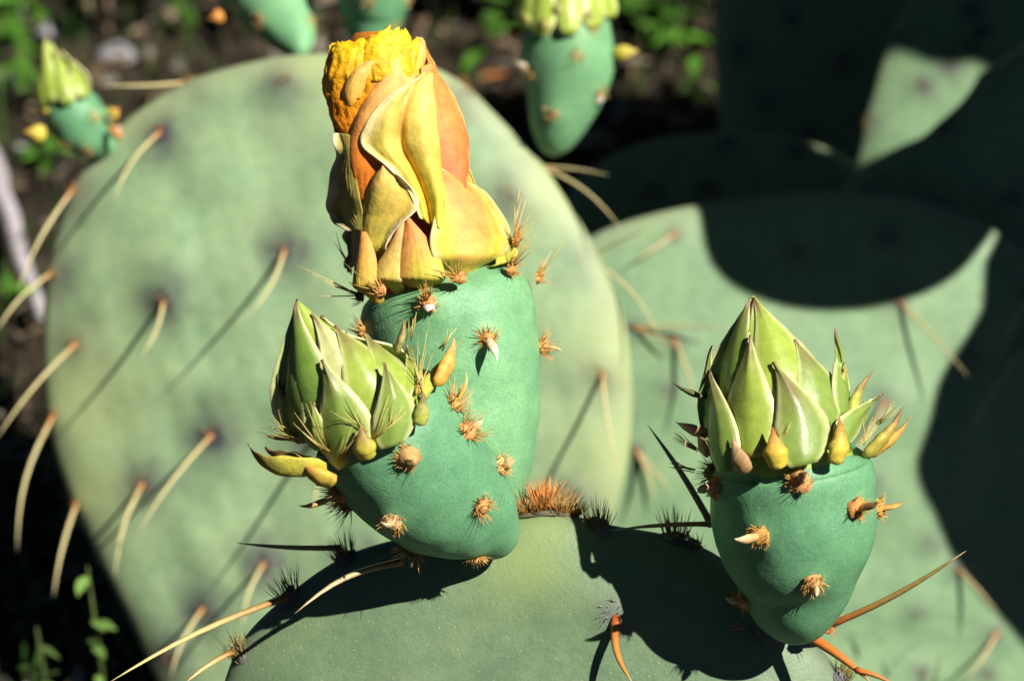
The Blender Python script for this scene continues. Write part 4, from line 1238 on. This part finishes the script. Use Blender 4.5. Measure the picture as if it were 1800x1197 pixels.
sepal(rb, RBF, Z3(340, 420), Z3(352, 45), 120, 0.0006, 0.0001, bend=-6, c0=LIME, edge=PALE + 0.12, brown=0.2, bulge=0.0008)
sepal(rb, RBF, Z3(450, 400), Z3(350, 38), 130, 0.0012, 0.0005, bend=14, c0=LIME * 1.05, edge=PALE + 0.08, brown=0.22, bulge=0.0014)
sepal(rb, RBF, Z3(300, 420), Z3(345, 42), 92, 0.0018, 0.0006, bend=-14, c0=DG, edge=PALE, brown=0.4, bulge=0.0012)
sepal(rb, RBF, Z3(545, 430), Z3(462, 165), 82, 0.0020, 0.0014, bend=12, c0=LIME2, edge=PALE, brown=0.5, bulge=0.0018)
sepal(rb, RBF, Z3(360, 505), Z3(352, 150), 84, 0.0028, 0.0024, bend=-2, c0=LIME, edge=PALE, brown=0.45, bulge=0.0020)
sepal(rb, RBF, Z3(488, 530), Z3(408, 232), 88, 0.0038, 0.0032, bend=14, c0=LIME2 * 0.95, c1=BROWN * 1.1, edge=PALE * 0.9, brown=0.75, bulge=0.0022)
sepal(rb, RBF, Z3(240, 430), Z3(272, 185), 32, 0.0028, 0.0042, bend=-5, c0=DG * 0.8, brown=0.6)
sepal(rb, RBF, Z3(296, 550), Z3(268, 258), 46, 0.0042, 0.0046, bend=4, c0=LIME2, c1=BROWN, edge=PALE, brown=0.7, bulge=0.0024)
sepal(rb, RBF, Z3(595, 470), Z3(642, 330), 40, 0.0036, 0.0070, bend=-9, c0=LIME2, c1=BROWN, brown=0.5, flare=0.002)
sepal(rb, RBF, Z3(600, 380), Z3(528, 132), 28, 0.0020, 0.0060, bend=3, c0=LIME2, brown=0.3)
sepal(rb, RBF, (1340, 770), (1345, 560), 120, 0.002, 0.001, back=True)
sepal(rb, RBF, (1430, 770), (1370, 580), 120, 0.003, 0.001, back=True)
sepal(rb, RBF, (1385, 790), (1360, 640), 90, 0.005, 0.002, back=True)
sepal(rb, RBF, (1300, 790), (1300, 660), 60, 0.005, 0.003, back=True)


def rb_leaf(a, b, w, la, lbz, c0, c1, bend=0.15, flat=0.6, fat=.35):
    return lb_leaf(a, b, w, la, lbz, c0, c1, bend, RBF, rb, flat, fat)


rb_leaf(Z3(428, 552), Z3(412, 425), 0.0068, 0.0038, 0.0060, (0.62, 0.47, 0.05), (0.48, 0.14, 0.04), flat=0.75, fat=.4)
rb_leaf(Z3(570, 540), Z3(560, 392), 0.0064, 0.0038, 0.0060, (0.58, 0.46, 0.06), (0.36, 0.17, 0.05), flat=0.7)
rb_leaf(Z3(348, 566), Z3(322, 458), 0.0056, 0.0034, 0.0056, (0.42, 0.24, 0.10), (0.46, 0.32, 0.18), flat=0.45)
rb_leaf(Z3(676, 520), Z3(728, 372), 0.0062, 0.0006, 0.0062, (0.42, 0.36, 0.06), (0.26, 0.14, 0.06), bend=0.1)
rb_leaf(Z3(694, 518), Z3(768, 396), 0.0052, 0.0006, 0.0050, (0.62, 0.38, 0.07), (0.52, 0.24, 0.06), bend=0.1)
rb_leaf(Z3(630, 420), Z3(665, 258), 0.0056, 0.0012, 0.0050, (0.36, 0.40, 0.06), (0.28, 0.16, 0.07), bend=-0.1)
rb_leaf(Z3(588, 320), Z3(588, 232), 0.0034, 0.0008, 0.0030, (0.34, 0.36, 0.07), (0.45, 0.3, 0.1))
rb_leaf(Z3(232, 345), Z3(176, 295), 0.0044, 0.0020, 0.0060, (0.12, 0.13, 0.04), (0.10, 0.07, 0.04), flat=0.4)
rb_leaf(Z3(240, 452), Z3(182, 412), 0.0040, 0.0022, 0.0060, (0.5, 0.28, 0.12), (0.6, 0.45, 0.28), flat=0.4)
rb_leaf(Z3(242, 510), Z3(238, 440), 0.0052, 0.0022, 0.0040, (0.34, 0.2, 0.09), (0.25, 0.14, 0.07), flat=0.5)
rb_leaf(Z3(640, 430), Z3(640, 350), 0.0050, 0.0016, 0.0036, (0.40, 0.44, 0.06), (0.34, 0.36, 0.07))
rowsR = []
for (cx, cy, ang, L, k) in [(215, 500, -125, 90, 7), (200, 560, -150, 50, 6), (650, 480, -95, 90, 7), (690, 420, -60, 90, 5), (300, 540, -110, 110, 5), (345, 540, -100, 90, 4), (430, 470, -80, 80, 3), (560, 460, -60, 80, 4)]:
    for _ in range(k):
        a = math.radians(ang + rr.uniform(-22, 22))
        l = L * rr.uniform(0.5, 1.0)
        rowsR.append((Z3(cx + rr.uniform(-10, 10), cy + rr.uniform(-8, 8)), Z3(cx + math.cos(a) * l, cy + math.sin(a) * l), 0.003, 0.006))
bristles(rb, RBF, rowsR)
bud_areole(rb, rbv, 1405, 848, .86, size=0.0062, seed=31, wool=(.46, .24, .09), leaf=((1420, 830), .006), lw=.003, lc0=(.42, .24, .12), lc1=(.3, .16, .08))
bud_areole(rb, rbv, 1256, 856, .866, size=0.0058, seed=32, wool=(.56, .33, .09), leaf=((1226, 862), .004), lw=.003, lc0=(.62, .42, .2), lc1=(.7, .62, .45), upc=(-.3, .2, 1))
bud_areole(rb, rbv, 1506, 893, .86, size=0.0056, seed=33, wool=(.5, .22, .06), leaf=((1540, 880), .008), lw=.0036, lc0=(.45, .2, .06), lc1=(.3, .15, .07))
bud_areole(rb, rbv, 1556, 894, .87, size=0.0052, seed=34, wool=(.55, .28, .06), leaf=((1586, 882), .002), lw=.0032, lc0=(.6, .35, .1), lc1=(.5, .3, .1))
bud_areole(rb, rbv, 1334, 942, .865, size=0.0056, seed=35, wool=(.52, .28, .07), leaf=((1292, 946), .006), lw=.0030, lc0=(.6, .38, .16), lc1=(.6, .46, .26))
bud_areole(rb, rbv, 1430, 1027, .87, size=0.0056, seed=36, wool=(.48, .26, .08), leaf=((1434, 1046), .004), lw=.0036, lc0=(.5, .34, .2), lc1=(.56, .42, .26), nb=50)
bud_areole(rb, rbv, 1298, 1058, .875, size=0.0056, seed=37, wool=(.56, .3, .09), leaf=((1278, 1048), .002), lw=.0032, lc0=(.6, .42, .18), lc1=(.62, .5, .28), upc=(-.3, -.2, .9))
bud_areole(rb, rbv, 1240, 824, .87, size=0.0050, seed=38, wool=(.16, .12, .05), col=(.15, .1, .04), tip=(.25, .2, .08), upc=(-1, .3, .2), blen=0.005)

# ================================================================== GROUND CLUTTER
def pebble(px, py, size, col, label, group=None):
    p = ground_at(px, py)
    rr = random.Random(int(px * 13 + py))
    V, F = [], []
    nu, nv = 12, 7
    sx, sy, szz = size * rr.uniform(.8, 1.2), size * rr.uniform(.7, 1.1), size * rr.uniform(.5, .75)
    for i in range(nv + 1):
        th = math.pi * i / nv
        for k in range(nu):
            a = 2 * math.pi * k / nu
            d = np.array([math.sin(th) * math.cos(a), math.sin(th) * math.sin(a), math.cos(th)])
            j = 1 + 0.35 * mnoise.noise(Vector(d * 1.4) + Vector((px, py, 0)))
            V.append(p + d * np.array([sx, sy, szz]) * 0.5 * j + np.array([0, 0, szz * 0.22]))
    for i in range(nv):
        for k in range(nu):
            a, b = i * nu + k, i * nu + (k + 1) % nu
            F.append((a, a + nu, b + nu, b))
    ob = add_mesh("pebble", V, F, M_STONE, None, p, np.tile(np.array(col), (len(V), 1)))
    tag(ob, label, "pebble", group)


def twig(pts, r, col, label, group=None, name="twig"):
    pts = catmull(pts, 14)
    n = len(pts)
    q = [p + 0.4 * r * np.array([nz(p, 40, 1), nz(p, 40, 5), nz(p, 40, 9)]) for p in pts]
    rad = [r * (1 - 0.45 * i / (n - 1)) * (1 + 0.15 * nz(q[i], 60, 3)) for i in range(n)]
    V, F, C = tube(q, rad, 8, [np.array(col)] * n)
    ob = add_mesh(name, V, F, M_WOOD, None, pts[0], C)
    tag(ob, label, "twig", group)


def gp(px, py, z=0.006):
    p = ground_at(px, py)
    return p + np.array([0, 0, z])


def weed(px, py, nleaf, size, col, label, group, height=0.03, seed=0, base=None):
    base = ground_at(px, py) if base is None else base
    rr = random.Random(seed * 31 + int(px) + int(py) * 7)
    root = thing("weed", label, "weed", base, group)
    V, F, C = tube([base, base + np.array([0.002, 0, height * .5]), base + np.array([0.0, 0.003, height])], [0.0012, 0.001, 0.0004], 5, [np.array([.08, .12, .03])] * 3)
    add_mesh("stem", V, F, M_LEAF, root, base, C)
    for k in range(nleaf):
        a = rr.uniform(0, 2 * math.pi)
        z = height * rr.uniform(0.15, 1.0)
        o = base + np.array([0, 0, z])
        d = unit(np.array([math.cos(a), math.sin(a), rr.uniform(-.1, .7)]))
        s = unit(np.cross(d, [0, 0, 1]))
        nn = np.cross(s, d)
        L = size * rr.uniform(.6, 1.2)
        W = L * rr.uniform(.28, .5)
        V, F = [], []
        for i, (t, w) in enumerate([(0, .12), (.2, .7), (.45, 1), (.7, .75), (.9, .3), (1, .02)]):
            c = o + d * L * t - nn * 0.25 * L * t * t
            V += [c - s * W * w * .5 + nn * .06 * L * w, c, c + s * W * w * .5 + nn * .06 * L * w]
        for i in range(5):
            for j in range(2):
                q = i * 3 + j
                F.append((q, q + 1, q + 4, q + 3))
        v = rr.uniform(.7, 1.3)
        add_mesh("leaf", V, F, M_LEAF, root, o, np.tile(np.array(col) * v, (len(V), 1)))


GREY = (0.30, 0.29, 0.30)
TAN = (0.32, 0.24, 0.16)
weed_c = (0.075, 0.20, 0.02)
pebble(82, 62, 0.018, GREY, "grey stone on the soil behind the small left shoulder bud")
pebble(206, 105, 0.024, (0.26, 0.25, 0.26), "largest pale grey stone on the soil beyond the round pad")
pebble(6, 160, 0.022, (0.3, 0.28, 0.27), "pale stone beside the leafy weeds at the dead branch")
peb_l = "small tan pebble on the soil beyond the cactus pads"
for x, y, s in [(1060, 262, .016), (1130, 212, .016), (1192, 222, .014), (1088, 198, .010), (1020, 255, .012), (1165, 205, .012), (240, 58, .012), (300, 30, .012), (170, 140, .012), (60, 200, .012), (1205, 60, .012), (870, 60, .010), (1180, 30, .012), (780, 60, .012), (830, 150, .012), (760, 20, .014), (890, 20, .010)]:
    pebble(x, y, s, tuple(np.array(TAN) * random.uniform(.7, 1.2)), peb_l, "tan pebbles on the soil")
twig([gp(-40, 260, .02), gp(-5, 350, .02), gp(20, 430, .02), gp(48, 515, .015), gp(75, 590, .01)], 0.0060, (0.38, 0.35, 0.36), "thick pale grey dead branch lying beside the round pad", name="dead_branch")
twig([gp(150, -30), gp(152, 20), gp(160, 72)], 0.0045, (0.30, 0.23, 0.15), "short tan stick pointing at the grey stones", name="twig")
twig([gp(30, 275), gp(70, 285), gp(110, 300)], 0.0022, (0.34, 0.33, 0.32), "thin pale grey twig under the small left shoulder bud")
twig([gp(800, 165), gp(860, 150), gp(905, 148)], 0.0016, (0.42, 0.16, 0.05), "thin reddish twig behind the withered flower")
tw_l = "thin brown dead twig lying on the dark soil"
for k in range(22):
    x, y = random.choice([(random.uniform(-20, 420), random.uniform(-10, 230)), (random.uniform(720, 1240), random.uniform(-10, 320)), (random.uniform(-10, 220), random.uniform(780, 1200))])
    a = random.uniform(0, math.pi)
    L = random.uniform(50, 130)
    twig([gp(x, y, .004), gp(x + L * .5 * math.cos(a), y + L * .5 * math.sin(a) + 8, .012), gp(x + L * math.cos(a), y + L * math.sin(a), .006)], random.uniform(.0010, .0022),
         tuple(np.array([.17, .12, .075]) * random.uniform(.6, 1.5)), tw_l, "thin dead twigs on the soil")
wl = "small bright green leafy weed on the soil behind the pads"
for k, (x, y, n_, s) in enumerate([(30, 55, 14, .026), (65, 40, 10, .02), (8, 112, 9, .022), (40, 170, 10, .02), (95, 310, 8, .018), (850, 108, 7, .018), (1150, 55, 10, .022), (1190, 110, 9, .02), (1120, 120, 8, .018),
                                   (1215, 185, 7, .016), (780, 30, 8, .018), (250, 10, 10, .018), (330, 60, 8, .016), (1100, 20, 8, .02), (1230, 20, 8, .02), (10, 30, 10, .022), (20, 560, 6, .014)]):
    weed(x, y, n_, s, weed_c, wl, "small green weeds on the soil", height=0.022 + 0.01 * (k % 3), seed=k)
wl2 = "pale green weed on the soil at the foot of the round pad"
for k, (x, y, n_, s) in enumerate([(165, 1010, 8, .024), (130, 950, 6, .016), (60, 1120, 8, .014), (200, 1150, 8, .016), (30, 880, 7, .014), (270, 1195, 7, .016)]):
    weed(x, y, n_, s, (0.13, 0.26, 0.05) if k == 0 else (0.045, 0.09, 0.02), wl2, "weeds at the foot of the round pad", height=0.03, seed=70 + k)

for k, (x, y, d, h, lab) in enumerate([(150, 985, 1.17, .105, "tall pale green weed standing close to the lower edge of the round pad"), (62, 1110, 1.20, .070, "tall dark green weed growing out from under the straw spines")]):
    b = P(x, y, d) * np.array([1, 1, 0])
    weed(x, y, 11, .0115, (0.15, 0.27, 0.06) if k == 0 else (0.07, 0.12, 0.03), lab, "tall weeds beside the round pad", height=h, seed=90 + k, base=b)


def litter():
    V, F, C = [], [], []
    rr = random.Random(99)
    for _ in range(4200):
        if rr.random() < 0.7:
            p = ground_at(rr.uniform(-250, 2050), rr.uniform(-350, 1350))
        else:
            p = np.array([rr.uniform(-1.0, 1.0), rr.uniform(-0.4, 1.6), 0])
        L = rr.uniform(.006, .024)
        W = L * rr.uniform(.12, .5)
        a = rr.uniform(0, 2 * math.pi)
        tl = rr.uniform(-.5, .5)
        d = np.array([math.cos(a), math.sin(a), tl])
        s = unit(np.cross(d, [rr.uniform(-.5, .5), rr.uniform(-.5, .5), 1]))
        nn = np.cross(s, unit(d))
        o = p + np.array([0, 0, rr.uniform(.002, .016)])
        b = len(V)
        V += [o - d * L * .5, o - s * W * .5 + nn * .1 * L, o + s * W * .5 + nn * .1 * L, o + d * L * .5]
        F += [(b, b + 1, b + 2), (b + 1, b + 3, b + 2)]
        col = np.array(rr.choice([(.10, .075, .045), (.16, .12, .075), (.06, .045, .03), (.035, .06, .015), (.26, .21, .15), (.30, .27, .22)])) * rr.uniform(.6, 1.2)
        C += [col] * 4
    ob = add_mesh("leaf_litter", V, F, M_LEAF, None, (0, 0, 0), C, smooth_shade=False)
    tag(ob, "brown dry leaf litter scattered over the dark soil", "leaf litter", kind="stuff")


litter()


def grass():
    V, F, C = [], [], []
    rr = random.Random(5)
    for _ in range(2600):
        p = ground_at(rr.uniform(-300, 2000), rr.uniform(-400, 1300))
        H = rr.uniform(.012, .045)
        a = rr.uniform(0, 2 * math.pi)
        ln = np.array([math.cos(a), math.sin(a), 0]) * H * rr.uniform(.2, .9)
        s = unit(np.cross(ln, [0, 0, 1])) * rr.uniform(.0006, .0014)
        b = len(V)
        V += [p - s, p + s, p + ln * .35 + np.array([0, 0, H * .6]) - s * .8, p + ln * .35 + np.array([0, 0, H * .6]) + s * .8, p + ln + np.array([0, 0, H])]
        F += [(b, b + 1, b + 3, b + 2), (b + 2, b + 3, b + 4)]
        col = np.array(rr.choice([(.05, .11, .02), (.07, .14, .02), (.12, .11, .04), (.03, .07, .015)])) * rr.uniform(.6, 1.2)
        C += [col] * 5
    ob = add_mesh("grass", V, F, M_LEAF, None, (0, 0, 0), C, smooth_shade=False)
    tag(ob, "sparse short grass blades among the litter", "grass", kind="stuff")


grass()


def shade_shrub():
    """unseen leafy bush added above the frame to dapple the soil with shade"""
    ctr = CAM + 1.47 * FWD + 0.10 * RIGHT + 0.42 * UP
    base = np.array([ctr[0] + 0.06, ctr[1] + 0.02, 0.0])
    root = thing("shade_shrub", "leafy green shrub added out of view to dapple the soil", "shade_shrub", base)
    rr = random.Random(12)
    V, F, C = tube(catmull([base, base + (ctr - base) * .5 + np.array([.02, 0, 0]), ctr], 10), np.linspace(.008, .003, 10), 8, [np.array([.12, .09, .06])] * 10)
    add_mesh("trunk", V, F, M_WOOD, root, base, C)
    for k in range(10):
        e = ctr + np.array([rr.uniform(-.32, .30), rr.uniform(-.06, .22), rr.uniform(-.06, .16)])
        V, F, C = tube([base + (ctr - base) * rr.uniform(.5, 1), (ctr + e) / 2 + np.array([0, 0, .02]), e], [.003, .002, .0008], 6, [np.array([.12, .09, .06])] * 3)
        add_mesh("branch", V, F, M_WOOD, root, base, C)
    V, F, C = [], [], []
    for _ in range(1450):
        o = ctr + np.array([rr.gauss(0, .20), rr.uniform(-.08, .26), rr.gauss(0.03, .07)])
        rel = o - CAM
        D = rel @ FWD
        if (rel @ UP) / D < 0.15 or D < 1.42:
            continue
        L = rr.uniform(.015, .034)
        d = unit([rr.gauss(0, 1), rr.gauss(0, 1), rr.gauss(0, .5)])
        s = unit(np.cross(d, [rr.uniform(-.6, .6), rr.uniform(-.6, .6), 1])) * L * .3
        b = len(V)
        V += [o, o + d * L * .5 - s, o + d * L * .5 + s, o + d * L]
        F += [(b, b + 1, b + 2), (b + 1, b + 3, b + 2)]
        C += [np.array([.06, .12, .025]) * rr.uniform(.6, 1.4)] * 4
    add_mesh("crown", V, F, M_LEAF, root, ctr, C, smooth_shade=False)


shade_shrub()
